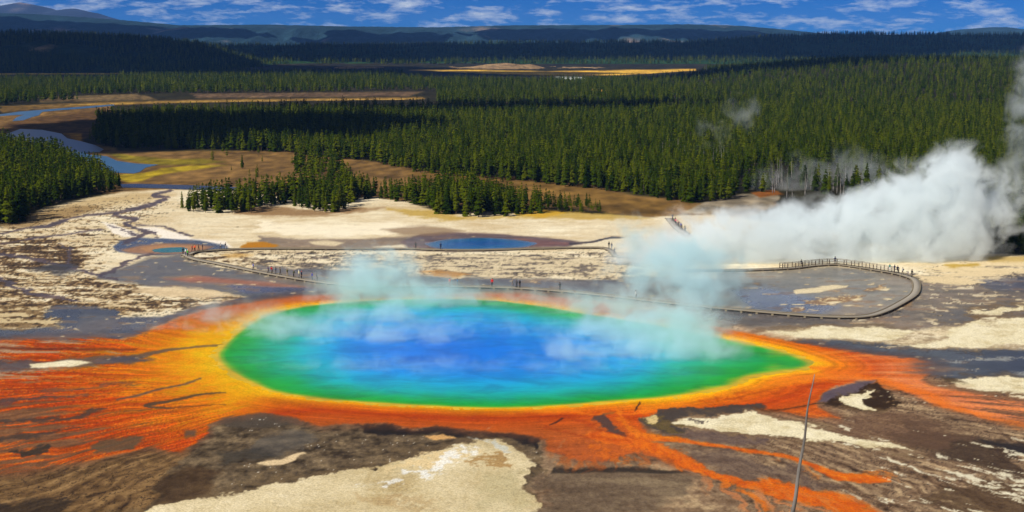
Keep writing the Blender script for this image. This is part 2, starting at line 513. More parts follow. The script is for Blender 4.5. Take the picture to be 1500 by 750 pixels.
    # slate-blue pools left of the great spring, sky reflection put into the colour
    poly([(60, 466), (84, 447), (130, 449), (168, 455), (186, 466), (240, 462), (300, 448), (372, 433), (470, 424), (500, 430), (440, 436), (372, 444), (310, 452), (262, 466), (212, 487),
          (170, 500), (130, 498), (60, 500), (-300, 505), (-300, 484), (0, 482), (95, 478)], (84, 90, 102), 3, 2, .9)
    poly([(120, 452), (165, 458), (175, 478), (150, 492), (110, 486)], (110, 108, 104), 8, 1, .8, .6)
    poly([(-50, 445), (50, 446), (72, 460), (98, 475), (80, 480), (-50, 484)], (140, 112, 74), 3, 3, .2, .8, sm(-.25, .1, NT + .4 * NB))
    poly([(-50, 448), (40, 449), (66, 460), (96, 476), (40, 478), (-50, 480)], (214, 192, 146), 1.2, 3, 0, .9, sm(.1, .25, NS + .5 * NB))

    # ---- apron of the great spring
    sdp = poly_sd(POOL, U, V)
    # plan distance to the pool rim in metres
    Pw = [tuple(site(u, v).xy) for u, v in POOL]
    rng = (Y > 150) & (Y < 420)
    sdw = np.full(n, -400.0)
    sdw[rng] = poly_sd(Pw, X[rng], Y[rng])
    dw = -sdw
    # flow coordinates (left fan, right fan)
    cl = site(560, 552); cr = site(880, 545)
    aL = np.arctan2(Y - cl.y, -(X - cl.x)); rL = np.hypot(X - cl.x, Y - cl.y)
    aR = np.arctan2(Y - cr.y, X - cr.x); rR = np.hypot(X - cr.x, Y - cr.y)
    def FF(a, r, ka, kr, octv, seed, gain=.55):
        o = np.zeros(n); k = rng; o[k] = fbm(a[k] * ka, r[k] * kr, octv, seed, gain); return o
    aLw = aL + .05 * NC + .02 * NA
    fL = FF(aLw, rL + 3 * NA, 20, .04, 5, 41); fL2 = FF(aLw, rL, 52, .08, 4, 43); fL3 = FF(aL + .03 * NA, rL, 12, .02, 3, 44)
    fR = FF(aR, rR, 26, .03, 5, 51); fR2 = FF(aR + .03 * NA, rR, 60, .12, 4, 53)

    # lower-left brown microbial terraces
    brown_mix = ramp(.5 + .5 * fL2 + .25 * NB, [(0, (66, 46, 26)), (.4, (118, 88, 52)), (.7, (150, 116, 72)), (1, (184, 148, 98))])
    mLL = sm(-6, 6, poly_sd([(-400, 560), (0, 560), (200, 560), (330, 600), (420, 600), (560, 620), (600, 640), (560, 668), (470, 695), (380, 716), (300, 732), (215, 748), (150, 900), (-900, 900)], U2, V2))
    paint(brown_mix, mLL, .25)
    crk = FF(aL, rL, 34, .25, 4, 47)
    paint((52, 38, 24), mLL * sm(.06, .0, np.abs(crk)) * .7 * sm(650, 690, V) * sm(340, 240, U), .2)
    poly([(-100, 742), (20, 735), (80, 722), (110, 735), (90, 760), (-100, 800)], (60, 48, 36), 6, 3, .2, .7)
    # dark grey-brown belt under the orange
    mid = ramp(.5 + .5 * NT + .35 * NB + .2 * ND, [(0, (56, 44, 30)), (.5, (112, 94, 70)), (1, (162, 138, 102))])
    mBelt = sm(-4, 4, poly_sd([(300, 625), (330, 612), (380, 603), (430, 612), (470, 624), (520, 620), (560, 618), (600, 625), (640, 622), (690, 630), (760, 633), (805, 642), (815, 670), (800, 700), (795, 760),
                               (760, 700), (720, 655), (690, 652), (640, 664), (590, 674), (550, 690), (500, 697), (430, 710), (380, 722), (320, 732), (260, 742), (205, 756), (215, 735), (240, 700), (280, 660)], U2, V2))
    paint(mid, mBelt, .15)
    poly([(318, 620), (350, 606), (390, 602), (440, 609), (455, 618), (420, 622), (380, 628), (330, 626)], (92, 80, 66), 3, 2, .3, .85)
    poly([(520, 622), (570, 620), (610, 630), (650, 622), (700, 631), (770, 634), (800, 642), (790, 655), (740, 640), (690, 642), (640, 634), (590, 640), (540, 634)], (40, 31, 26), 2.5, 2, .3, .9)
    poly([(380, 640), (440, 630), (470, 640), (440, 660), (390, 668), (360, 660)], (104, 96, 84), 5, 2, .6, .7)
    poly([(315, 665), (370, 655), (420, 668), (390, 676), (330, 676)], (72, 66, 56), 4, 2, .3, .7)
    poly([(240, 700), (275, 680), (330, 690), (300, 725), (215, 746)], (86, 60, 34), 6, 2, .2, .6)
    # the big pale crust at the bottom
    crust = ramp(.5 + .5 * NC + .35 * NA + .2 * ND, [(0, (186, 162, 112)), (.4, (208, 190, 146)), (.8, (222, 206, 166)), (1, (232, 218, 182))])
    mCr = sm(-1.6, 1.6, poly_sd([(190, 760), (225, 742), (262, 735), (310, 727), (360, 718), (405, 710), (440, 702), (500, 692), (540, 689), (555, 681), (590, 670), (630, 662), (668, 653), (690, 645), (712, 642),
                               (735, 646), (752, 656), (770, 664), (792, 682), (772, 692), (778, 704), (764, 716), (786, 730), (800, 760), (840, 900), (0, 900)], U2, V2))
    paint((120, 98, 68), sm(-16, 0, poly_sd([(190, 760), (262, 735), (360, 718), (440, 702), (540, 689), (590, 670), (668, 653), (712, 642), (752, 656), (792, 682), (772, 696), (764, 716), (786, 730), (800, 760), (840, 900), (0, 900)], U3, V3) + 8 * NB + 4 * ND) * .6, .1)
    paint(crust, mCr, 0)
    poly([(560, 684), (600, 668), (650, 660), (700, 664), (650, 680), (600, 686)], (226, 200, 148), 5, 3, 0, .8)
    poly([(660, 662), (690, 655), (700, 665), (680, 675), (660, 690), (640, 700), (610, 698), (560, 710), (545, 708), (600, 690), (640, 680)], (236, 238, 236), 3, 3, 0, .75, sm(-.25, .15, NB + .3 * NA))
    poly([(690, 642), (715, 645), (725, 655), (750, 662), (740, 668), (710, 658)], (198, 204, 200), 3, 3, 0, .7)
    poly([(700, 672), (740, 668), (760, 676), (745, 682), (700, 678)], (170, 128, 70), 2.5, 3, 0, .7)
    poly([(520, 722), (580, 730), (640, 740), (560, 742)], (190, 160, 112), 5, 3, 0, .6)
    poly([(690, 690), (760, 690), (770, 740), (700, 745)], (186, 174, 130), 10, 3, 0, .45)
    speck = F(.30, .55, 2, 61) + .5 * NB
    spm = np.zeros(n)
    for pts, k in (([(320, 614), (400, 606), (412, 628), (340, 634)], .30), ([(350, 680), (430, 660), (480, 640), (520, 634), (640, 632), (700, 646), (560, 676), (520, 690), (400, 712), (330, 722)], .22),
                   ([(445, 652), (480, 645), (512, 640), (500, 650), (450, 660)], .45), ([(775, 650), (805, 650), (812, 690), (780, 700)], .28), ([(810, 728), (845, 725), (850, 740), (815, 742)], .25),
                   ([(880, 698), (920, 704), (940, 722), (900, 718)], .25), ([(880, 735), (960, 735), (960, 752), (880, 752)], .3), ([(1370, 515), (1500, 520), (1500, 550), (1400, 545)], .3)):
        spm = np.maximum(spm, sm(-4, 4, poly_sd(pts, U1, V1)) * k)
    paint((226, 220, 204), sm(.08, -.08, (1 - spm) * .85 + .16 - speck) * .7 * (spm > .02) * (1 - mCr), 0)
    poly([(378, 680), (410, 672), (445, 662), (448, 664), (420, 678), (398, 684)], (222, 196, 152), 1.2, 1, 0)
    poly([(620, 640), (650, 636), (672, 641), (640, 644)], (214, 166, 104), 1.2, 1, 0)

    # lower-right mauve-brown flats with fibrous drainage
    rsel = sm(1000, 1150, U)
    lr = ramp(.5 + (.40 * fR2 + .3 * fR) * rsel + (.45 * NS + .25 * NT) * (1 - rsel) + .22 * ND + .2 * NB, [(0, (72, 52, 36)), (.3, (126, 98, 72)), (.55, (154, 126, 96)), (.75, (180, 152, 114)), (1, (206, 178, 136))])
    mLR = sm(-4, 4, poly_sd([(800, 655), (830, 664), (900, 640), (950, 610), (1000, 596), (1150, 596), (1200, 575), (1285, 555), (1380, 540), (1500, 548), (2600, 560), (2600, 1200), (835, 900), (790, 740), (776, 715), (795, 690)], U2, V2))
    mLR = mLR * (1 - mCr)
    paint(lr, mLR, .15)
    paint((58, 42, 34), mLR * rsel * sm(.06, .0, np.abs(fR2 + .12 * ND)) * .6, .3)
    poly([(790, 700), (840, 680), (1000, 690), (1010, 730), (880, 760), (800, 760)], (106, 92, 74), 10, 3, .15, .5)
    poly([(808, 686), (900, 684), (1000, 688), (1010, 694), (900, 692), (806, 694)], (56, 46, 36), 2, 1, .3, .8)
    poly([(1000, 655), (1060, 660), (1125, 672), (1180, 690), (1230, 715), (1150, 712), (1060, 695), (1030, 680)], (104, 84, 74), 6, 3, .5, .5)
    poly([(960, 634), (1040, 636), (1130, 640), (1130, 656), (1040, 646)], (104, 84, 80), 4, 2, .5, .6)
    poly([(1330, 620), (1400, 630), (1500, 650), (1500, 700), (1440, 690), (1380, 670), (1330, 650)], (72, 54, 38), 8, 3, .3, .7)
    poly([(1420, 640), (1480, 650), (1560, 660), (1560, 672), (1480, 664)], (52, 46, 44), 4, 2, .4, .8)
    poly([(1440, 700), (1560, 715), (1560, 770), (1400, 760), (1360, 735)], (92, 70, 46), 10, 3, .2, .6)
    poly([(1200, 620), (1300, 600), (1360, 615), (1420, 640), (1380, 660), (1300, 650)], (126, 92, 66), 8, 3, .4, .6)
    # wet belt on the right, its slate-blue is mirrored sky painted in
    poly([(1120, 500), (1170, 497), (1220, 499), (1290, 502), (1330, 509), (1400, 512), (1600, 510), (1600, 556), (1490, 556), (1440, 552), (1400, 556), (1375, 552), (1330, 548), (1300, 540), (1200, 510), (1130, 505)],
         (74, 80, 92), 3, 2, .8)
    paint((176, 176, 168), sm(.25, .4, NS + .4 * speck) * sm(-3, 3, poly_sd([(1360, 512), (1560, 515), (1560, 552), (1420, 548)], U1, V1)) * .7, 0)
    # flat below and beside the loop of boardwalk
    poly([(1090, 462), (1180, 467), (1260, 469), (1310, 462), (1345, 440), (1350, 410), (1420, 420), (1560, 405), (1560, 470), (1450, 466), (1400, 476), (1340, 486), (1230, 478), (1110, 486), (1080, 480)],
         (126, 112, 96), 3, 2, .7, .9, 1 - .75 * sm(.12, .3, NT + .3 * NB) * sm(1330, 1370, U))
    poly([(1430, 410), (1560, 402), (1560, 425), (1450, 425)], (76, 80, 104), 4, 2, .8, .7)  # blue of the reflected sky, painted onto the wet ground
    poly([(1310, 440), (1340, 432), (1335, 448), (1290, 462), (1300, 452)], (166, 132, 92), 3, 1, .3, .8)
    # inside the loop
    poly([(1050, 400), (1120, 398), (1220, 390), (1300, 399), (1338, 412), (1335, 432), (1290, 458), (1240, 463), (1100, 455), (1050, 450)], (142, 133, 118), 3, 1, .8, .95)
    poly([(1070, 425), (1120, 420), (1190, 436), (1230, 450), (1200, 460), (1100, 452)], (66, 90, 150), 8, 1, .95, .8)  # sky's reflection in the wet film, put in as blue colour
    for pts in ([(1160, 425), (1186, 422), (1240, 417), (1240, 421), (1200, 428), (1166, 431)], [(1196, 420), (1222, 417), (1240, 419), (1210, 422)], [(1290, 421), (1300, 420), (1298, 423)], [(1285, 424), (1305, 422), (1300, 426)]):
        poly(pts, (222, 206, 168), 1, 1, 0)
    for pts in ([(1270, 422), (1300, 418), (1296, 425), (1268, 427)], [(1180, 440), (1216, 436), (1262, 433), (1258, 440), (1220, 445), (1184, 446)], [(1155, 452), (1178, 452), (1176, 458), (1158, 458)]):
        poly(pts, (168, 130, 90), 1.5, 2, .2, .8)
        poly([(p[0] + 4, p[1] - .5) for p in pts], (222, 200, 156), 1, 3, 0, .8, sm(.05, .2, NB))
    for u0, v0, l, h in ((1168, 446, 14, 1.3), (1148, 446, 8, 1.2), (1222, 443, 16, 1.8), (1255, 439, 12, 1.6), (1300, 438, 8, 1.2), (1290, 447, 8, 1.2), (1316, 452, 10, 1.6), (1372, 475, 6, 1.6), (1245, 448, 10, 1)):
        poly([(u0 - l, v0), (u0, v0 - h), (u0 + l, v0 - h * .3), (u0, v0 + h)], (224, 208, 170), .8, 1, 0)
    # pale crust on the right
    poly([(1336, 406), (1352, 400), (1366, 392), (1384, 384), (1430, 372), (1600, 374), (1600, 404), (1480, 400), (1440, 412), (1420, 421), (1380, 417), (1360, 412)], (224, 202, 158), 1.5, 3, 0, 1, 1 - .6 * sm(.15, .3, NS))
    poly([(1374, 387), (1430, 386), (1440, 389), (1400, 393)], (190, 156, 62), 1.5, 2, 0, .85)
    poly([(1430, 374), (1600, 378), (1600, 384), (1450, 384)], (200, 168, 92), 2, 2, 0, .7)
    pale = ramp(.5 + .5 * NA + .3 * NB, [(0, (204, 186, 140)), (.5, (228, 216, 178)), (1, (238, 228, 196))])
    def crustpoly(pts, soft=1.5, w=2, k=1.0):
        f = sm(-9, 1, poly_sd(pts, U3, V3) + 4 * NB + 3 * ND)
        paint((134, 108, 76), f * .55, .1)
        poly(pts, pale, soft, w, 0, k)
    crustpoly([(1095, 492), (1130, 486), (1180, 483), (1228, 478), (1300, 480), (1345, 487), (1312, 495), (1290, 500), (1240, 496), (1180, 495), (1120, 501)], 1.5, 2)
    crustpoly([(1318, 508), (1372, 500), (1394, 494), (1376, 488), (1400, 477), (1440, 467), (1600, 462), (1600, 506), (1500, 504), (1430, 510), (1380, 509)], 1.5, 2)
    crustpoly([(1414, 458), (1440, 455), (1470, 449), (1496, 447), (1490, 455), (1450, 461)], 1, 2)
    crustpoly([(1438, 466), (1460, 464), (1456, 468)], 1, 1)
    crustpoly([(1388, 558), (1400, 553), (1440, 553), (1600, 556), (1600, 585), (1500, 578), (1440, 572), (1405, 566)], 1.5, 2)
    crustpoly([(1482, 580), (1600, 588), (1600, 595), (1490, 584)], 1.2, 2)
    poly([(1370, 550), (1400, 552), (1420, 560), (1380, 558)], (96, 76, 50), 3, 2, .2, .8)

    # ---- orange mats
    left_outer = [(700, 431), (600, 430), (530, 431), (480, 431), (430, 434), (380, 441), (330, 448), (292, 456), (262, 466), (236, 478), (212, 487), (180, 499), (150, 495), (110, 497), (60, 497), (0, 500), (-500, 508),
                  (-500, 720), (0, 694), (40, 690), (100, 680), (150, 668), (220, 655), (262, 662), (285, 650), (306, 636), (305, 622), (330, 611), (380, 604), (425, 610), (470, 624), (520, 621), (560, 619), (600, 627), (640, 624),
                  (690, 631), (750, 634), (800, 644), (805, 660), (832, 672), (880, 676), (930, 662), (975, 676), (1008, 690), (1030, 692), (1024, 680), (1000, 670), (960, 652), (940, 640), (950, 636), (940, 622), (936, 614), (960, 606), (985, 603), (1030, 600), (1090, 598),
                  (1130, 602), (1190, 610), (1230, 612), (1200, 600), (1194, 590), (1206, 576), (1224, 565), (1262, 558), (1284, 556), (1304, 563), (1325, 574), (1360, 588), (1400, 600), (1440, 612), (1500, 622), (1700, 640),
                  (1700, 600), (1500, 590), (1440, 580), (1400, 572), (1370, 566), (1345, 556), (1360, 548), (1388, 540), (1384, 533), (1340, 526), (1280, 520), (1220, 511), (1170, 503), (1110, 491), (1050, 479), (980, 464), (900, 446), (820, 436), (760, 430)]
    dk = np.where(dw > 0, dw, 0)
    side = sm(480, 300, U)                     # wide yellow shelf on the left side
    sc = 1 + 2.0 * side
    topk = sm(520, 470, V) * sm(0, 1, dk + 1)
    tt = dk / sc * (1 + .8 * sm(566, 585, V) * sm(330, 420, U) * sm(960, 860, U)) + .5 * NA * sm(300, 500, U) + (3.2 * fL + 2.4 * fL2) * (1 - sm(300, 500, U)) * np.clip((dk - 4) / 12, 0, 1.5) + (1.6 * NA + .6 * NB) * side + .4 * NB
    orange = ramp(tt, [(-3, (236, 196, 20)), (0.4, (248, 192, 8)), (2.4, (244, 164, 4)), (4.4, (234, 130, 6)), (7, (228, 110, 8)), (11, (208, 74, 6)), (16, (212, 90, 16)), (26, (202, 98, 34)), (60, (186, 96, 50))])
    # colour drift along streaks
    rim = fbm(dk[rng] * .9, X[rng] / 14, 4, 57); frim = np.zeros(n); frim[rng] = rim
    under = sm(566, 585, V) * sm(330, 420, U) * sm(900, 820, U)   # smooth band along the near rim
    leftf = sm(420, 300, U)
    orange *= (1 + .30 * fL2 * leftf * (1 - under) * np.clip((dk - 3) / 14, 0, 1) + .07 * fR2 * sm(800, 900, U) + .14 * frim * (1 - leftf) + .06 * NB)[:, None]
    salm = np.array([206, 112, 78.0])
    far_top = np.clip(sm(500, 450, V) * sm(2, 9, dk), 0, 1)
    orange = orange * (1 - far_top[:, None] * .75) + salm * far_top[:, None] * .75
    pink = sm(1200, 1320, U) * (.55 + .45 * np.clip(fR * 1.5 + .3, -1, 1)) * .85
    orange = orange * (1 - pink[:, None]) + np.array([240, 150, 108.0]) * pink[:, None]
    pl_ = sm(1080, 1230, U) * sm(.05, .5, fR) * .5
    orange = orange * (1 - pl_[:, None]) + np.array([246, 146, 56.0]) * pl_[:, None]
    orange *= .94 + .06 * sm(750, 900, U)[:, None]
    sO = poly_sd(left_outer, U1, V1)
    # streaky thinning on the left fan, away from the pool
    thin = sm(8, 46, dk) * sm(330, 190, U)
    thin = np.maximum(thin, sm(646, 676, V) * sm(420, 300, U) * .9)
    pres = sm(-.16, .16, .66 - .70 * thin + (.60 * fL + .34 * fL2) * (1 - under) - .02)
    thinR = sm(1330, 1480, U)
    pres = pres * sm(-.1, .2, .6 - .55 * thinR + .6 * fR + .3 * fR2)
    tip = 1 - sm(1300, 1392, U + 30 * fR + 14 * NA) * sm(556, 546, V)
    edge = sm(-2.5, 2.5, sO + 2.5 * fL2 * leftf + 2.0 * fR2 * sm(800, 900, U))
    fringe = sm(-12, 1, sO + 5 * fL2 * leftf + 4 * fR2 * sm(700, 800, U) + 2 * NB) * (Y > 150)
    paint((150, 92, 60), fringe * .55 * (.4 + .6 * tip), .15)
    mO = edge * pres * (Y > 150) * tip
    paint(orange, mO, .08)
    inner = mO * sm(9, 22, dk)
    paint((150, 52, 12), inner * sm(.07, .0, np.abs(fL2 + .15 * NB)) * leftf * .55, .1)
    paint((120, 60, 28), inner * sm(.05, .0, np.abs(fL + .2 * fL2)) * leftf * .6, .2)
    paint((246, 168, 40), inner * sm(.06, .0, np.abs(fL2 - .28)) * leftf * .45, .1)
    paint((150, 56, 16), inner * sm(.05, .0, np.abs(fR2 + .1 * NB)) * sm(780, 860, U) * .18, .1)
    paint((238, 130, 30), inner * sm(.07, .0, np.abs(fR2 - .25)) * sm(780, 860, U) * .5, .1)
    line([(1190, 540, 3), (1250, 548, 4), (1300, 560, 5), (1350, 577, 4.5), (1400, 597, 3.5), (1440, 610, 2.5), (1520, 628, 1.5)], (240, 116, 26), 4, 2, .08, .7)
    line([(1130, 556, 3), (1200, 552, 4), (1250, 551, 3)], (246, 136, 40), 4, 2, .08, .6)
    # slate and dark threads inside the mats
    sl = (96, 84, 84)
    line([(330, 505, 1.2), (290, 508, 1.6), (250, 512, 2), (220, 518, 3), (180, 525, 4), (150, 531, 3)], sl, 1.2, 1, .5, .75)
    poly([(140, 524), (190, 521), (230, 523), (190, 533), (120, 534), (0, 545), (0, 528), (60, 528)], (92, 84, 88), 3, 2, .6, .85)
    line([(-10, 510, 1.5), (60, 511, 2), (120, 512, 2), (200, 512, 1)], (104, 44, 24), 2, 1, .3, .7)
    line([(295, 555, 1), (260, 565, 1.4), (220, 574, 1.6), (170, 585, 1.4)], sl, 1, 1, .4, .8)
    line([(330, 575, 1), (290, 578, 1.6), (255, 586, 2), (215, 594, 2.2), (232, 597, 1.5), (248, 598, 1.5)], (86, 72, 56), 1, 1, .4, .85)
    line([(250, 598, .9), (300, 594, .8), (330, 592, .6)], (110, 66, 30), .8, 1, .3, .7)
    line([(-10, 618, 2), (60, 616, 3), (110, 608, 3), (160, 600, 1.6)], (84, 68, 58), 2, 2, .4, .85)
    line([(-10, 645, 3), (40, 640, 3), (80, 632, 2), (120, 626, 1.5)], (84, 66, 52), 2, 2, .4, .8)
    line([(25, 664, 4), (50, 660, 6), (75, 655, 3)], (66, 58, 44), 2, 2, .4, .9)
    line([(60, 574, 2), (120, 568, 2.4), (200, 560, 1)], (104, 82, 82), 2, 2, .4, .6)
    line([(-10, 590, 3), (60, 584, 2), (130, 580, 1)], (92, 74, 78), 2, 2, .4, .7)
    poly([(150, 645), (210, 640), (205, 655), (140, 662)], (100, 86, 62), 3, 2, .4, .8)
    poly([(268, 632), (290, 630), (288, 640), (272, 642)], (98, 84, 70), 3, 1, .4, .8)
    poly([(868, 616), (884, 606), (894, 603), (890, 614), (906, 628), (918, 638), (898, 632), (878, 621)], (78, 68, 70), 2.2, 2, .4, .8)
    line([(806, 622, 1), (815, 617, 1.4), (822, 613, .8)], (96, 40, 14), .8, 1, .3)
    line([(930, 601, .8), (938, 593, 1.6), (942, 590, .8)], (84, 44, 20), .8, 1, .3)
    poly([(938, 615), (962, 606), (985, 600), (1040, 598), (1108, 591), (1130, 598), (1100, 602), (1010, 609), (985, 613), (990, 628), (1005, 634), (970, 632), (945, 620)], (84, 72, 62), 1.5, 2, .4, .95)
    poly([(945, 613), (975, 611), (1000, 620), (1000, 631), (975, 629)], (120, 100, 54), 2, 3, .2, .8)
    line([(1195, 592, 1.2), (1160, 600, 1.4), (1125, 603, 1.5), (1100, 596, 1)], (110, 58, 20), 1, 1, .2, .8)
    # bare crust islands
    crustpoly([(40, 534), (60, 531), (105, 528), (136, 530), (108, 536), (70, 539), (45, 538)], 1, 1)
    crustpoly([(984, 616), (1010, 612), (1060, 608), (1106, 602), (1132, 612), (1180, 622), (1232, 634), (1282, 645), (1322, 654), (1342, 661), (1300, 658), (1250, 651), (1200, 645), (1150, 640), (1100, 633), (1050, 633), (1012, 627), (990, 621)], 1.5, 2)
    poly([(945, 612), (958, 610), (965, 616), (955, 620)], (214, 190, 130), 1, 2, 0)
    poly([(1018, 613), (1046, 614), (1044, 620), (1024, 619)], (96, 84, 76), 1.2, 3, .2, .8)
    # little dark vent with a crust cap
    poly([(1196, 588), (1212, 573), (1232, 565), (1284, 556), (1270, 566), (1244, 582), (1222, 590)], (104, 88, 98), 2, 1, .5, .95)
    poly([(1190, 592), (1236, 580), (1284, 557), (1304, 565), (1314, 580), (1302, 592), (1278, 601), (1250, 598)], (66, 44, 22), 2, 2, .2, .95)
    crustpoly([(1228, 590), (1240, 580), (1262, 577), (1287, 570), (1274, 580), (1268, 588), (1279, 600), (1250, 596)], 1, 2)
    # orange runnels
    T1 = [(925, 638, 6), (1000, 645, 3.4), (1040, 651, 2.8), (1080, 658, 2.4), (1125, 664, 2.2), (1170, 675, 2.6), (1200, 686, 4), (1228, 697, 7), (1262, 702, 7), (1300, 702, 3)]
    T2 = [(880, 640, 10), (940, 650, 7), (985, 664, 7), (1018, 680, 9), (1026, 694, 7), (1080, 705, 6), (1125, 714, 9), (1180, 726, 13), (1230, 742, 14), (1280, 760, 10)]
    oc = ramp(.5 + .5 * fR2 + .3 * NB, [(0, (206, 80, 8)), (.5, (230, 106, 10)), (1, (240, 132, 28))])
    line(T2, oc, 2.5, 2, .25, .95); line(T1, oc, 1.6, 1, .25, .95)
    tw = sm(-10, 10, poly_sd([(1020, 700), (1120, 706), (1250, 728), (1330, 760), (1150, 780), (1060, 730)], U2, V2)) * sm(-.1, .35, fR2 + .4 * fR) * .7
    paint((206, 122, 66), tw, .2)
    dl = sm(-10, 10, poly_sd([(810, 655), (880, 650), (940, 662), (960, 680), (860, 690), (815, 680)], U2, V2)) * sm(-.2, .3, fR2 + .3 * NB) * .55
    paint((196, 92, 24), dl, .2)
    for pts, kk in (([(1040, 698, 4), (1080, 716, 4), (1120, 736, 4), (1150, 756, 4)], .7), ([(1100, 708, 3), (1160, 712, 3), (1210, 722, 3), (1260, 738, 2)], .7), ([(1140, 668, 1.5), (1170, 682, 1.5), (1200, 698, 1.2)], .6),
                    ([(940, 650, 4), (985, 672, 3), (1000, 690, 3)], .7), ([(1228, 697, 4), (1270, 694, 3), (1310, 698, 2)], .6), ([(860, 655, 6), (900, 668, 5), (930, 680, 3)], .5)):
        line(pts, oc, 3, 2, .1, kk, sm(-.5, .1, NB + fR2))
    for pts in ([(760, 606, 1), (820, 612, 1.4), (880, 628, 1.4), (940, 640, 1.2)], [(800, 625, 1), (860, 640, 1.4), (930, 648, 1)], [(1020, 588, 1), (1080, 580, 1.2), (1150, 572, 1)], [(560, 607, 1), (660, 612, 1.4), (760, 614, 1)]):
        line(pts, (176, 58, 8), 2.5, 2, .1, .55)
    for pts in ([(780, 600, 2), (860, 606, 2), (930, 606, 2), (1000, 592, 2)], [(900, 600, 2), (915, 620, 2.5), (935, 634, 2.5), (990, 642, 1.5)], [(1050, 578, 2), (1120, 566, 3), (1190, 556, 3)]):
        line(pts, (246, 140, 16), 3.5, 2, .1, .6)
    # white salt threads, lower right
    salt = (226, 218, 188)
    for pts in ([(1322, 677, 2), (1350, 690, 1.8), (1385, 696, 2), (1430, 708, 1.8), (1520, 724, 2.4)], [(1385, 690, 1.5), (1400, 692, 3), (1430, 702, 3.6), (1470, 708, 2), (1520, 712, 2)], [(1438, 690, 1), (1460, 694, 4), (1520, 704, 6)],
                [(1420, 648, 1.6), (1444, 655, 1.6), (1478, 663, 3), (1520, 672, 3)], [(1300, 688, 2), (1316, 696, 2)], [(1288, 731, 1), (1322, 738, 1.4)], [(1340, 735, 1.4), (1370, 741, 1.2), (1404, 750, 1.4)], [(1216, 647, 1.2), (1252, 653, 1.2)],
                [(1300, 670, 1), (1318, 674, 1.6), (1342, 686, 1)], [(1375, 666, 1.2), (1400, 672, 2), (1420, 678, 1.2)], [(1266, 655, 1), (1284, 659, 1)], [(1394, 721, 1), (1404, 724, 1.2)], [(1430, 716, 1), (1500, 730, 2), (1520, 732, 2)], [(1232, 622, 1.6), (1256, 627, 1.2)],
                [(1282, 642, 1), (1310, 648, 1)], [(1474, 640, 1), (1520, 650, 1.4)], [(1450, 727, 1), (1520, 742, 1.2)], [(1278, 690, .8), (1284, 692, .8)], [(1420, 684, .8), (1434, 687, .8)]):
        line(pts, salt, 1.1, 2, 0, .9, sm(-.45, .15, NB + .6 * ND))
    flick = sm(.48, .66, FF(aR, rR, 44, .10, 3, 71) + .2 * ND + .25 * sm(-20, 20, poly_sd([(1270, 655), (1420, 660), (1560, 690), (1560, 760), (1330, 740)], U, V)) - .12) * mLR * (1 - mO) * sm(1180, 1300, U)
    paint(salt, flick * .8, 0)

    upper = mB * near * sm(600, 560, V) * sm(.35, .7, W)
    C = C * (1 + (.14 * NC + .16 * NS + .10 * NB)[:, None] * upper[:, None])
    C = C * (1 - upper[:, None] * .25) + upper[:, None] * .25 * (np.array([150, 118, 96.0]) * sm(-.1, .5, NC)[:, None] + np.array([92, 102, 128.0]) * sm(.1, -.5, NC)[:, None] + C * (1 - sm(-.1, .5, NC) - sm(.1, -.5, NC))[:, None])
    paint((216, 198, 160), upper * sm(.36, .50, .8 * NT + .3 * NB + .25 * NS) * .8, 0)
    paint((166, 128, 92), upper * sm(.24, .40, .8 * NS + .4 * NA) * .4, .3)
    wetl = sm(.3, .6, W) * near * sm(560, 600, V)
    C = C * (1 + (.16 * NS + .12 * NA + .12 * NB)[:, None] * wetl[:, None])
    # bowl under the great spring and the small ones
    Z = Z - np.where(sdw > 0, np.minimum(.5, .06 + sdw * .2), 0)
    shore = np.clip(-.012 + .016 * (dw - .9) + .022 * NA + .026 * NB, -.05, .08)
    kz = sm(2, 7, dw)
    Z = np.where(rng & (dw > 0) & (dw < 7), shore * (1 - kz) + kz * .05 * NA * (1 - np.clip(W, 0, 1)), Z)
    for pl in (LAKE, TEAL):
        s = poly_sd([tuple(site(*p).xy) for p in pl], X, Y)
        Z = Z - np.where(s > 0, np.minimum(.3, .04 + s * .1), 0)
    Z = Z + np.where(near & (sdw < 0) & (Y > 156) & (Y < 480) & (dw >= 7), .05 * NA * (1 - np.clip(W, 0, 1)), 0)
    me = mesh_np('ground', np.stack([X, Y, Z], 1), grid_faces(len(ys), len(ts)))
    L = lin(np.clip(C, 0, 255)) * .84
    lum = L @ np.array([.3, .6, .1])
    set_col(me, 'stain', np.clip(L * (np.clip(lum, .01, 1) / .33)[:, None] ** .22, 0, .86))
    set_val(me, 'wet', np.clip(W, 0, 1))
    M = Mat('basin_ground')
    a = M.attr('stain'); w = M.attr('wet').outputs['Fac']
    pos = M.geo()
    n1 = M.noise(1.3, 6, .65, pos); n2 = M.noise(.23, 5, .6, pos)
    f = M.math('ADD', M.math('MULTIPLY', n1, .55), M.math('MULTIPLY', n2, .35))
    fac = M.math('ADD', f, .55)
    colr = M.mix(1.0, a.outputs['Color'], M.ramp(fac, [(0.78, (.62, .60, .58)), (1.02, (1, 1, 1))]), 'MULTIPLY')
    n3 = M.noise(3.4, 5, .72, pos, .3)
    colr = M.mix(1.0, colr, M.ramp(n3, [(.34, (.66, .64, .62)), (.52, (1, 1, 1)), (.70, (1.16, 1.16, 1.15))]), 'MULTIPLY')
    rough = M.math('SUBTRACT', .92, M.math('MULTIPLY', w, .74))
    bmp = M.bump(M.math('ADD', M.math('MULTIPLY', n1, M.math('SUBTRACT', 1.05, w)), M.math('MULTIPLY', n2, .1)), .55, .25)
    M.principled(colr, rough, M.math('ADD', .08, M.math('MULTIPLY', w, .20)), bmp)
    o = new_obj('ground', me, None, M.m, kind='structure')
    return o
build_ground()

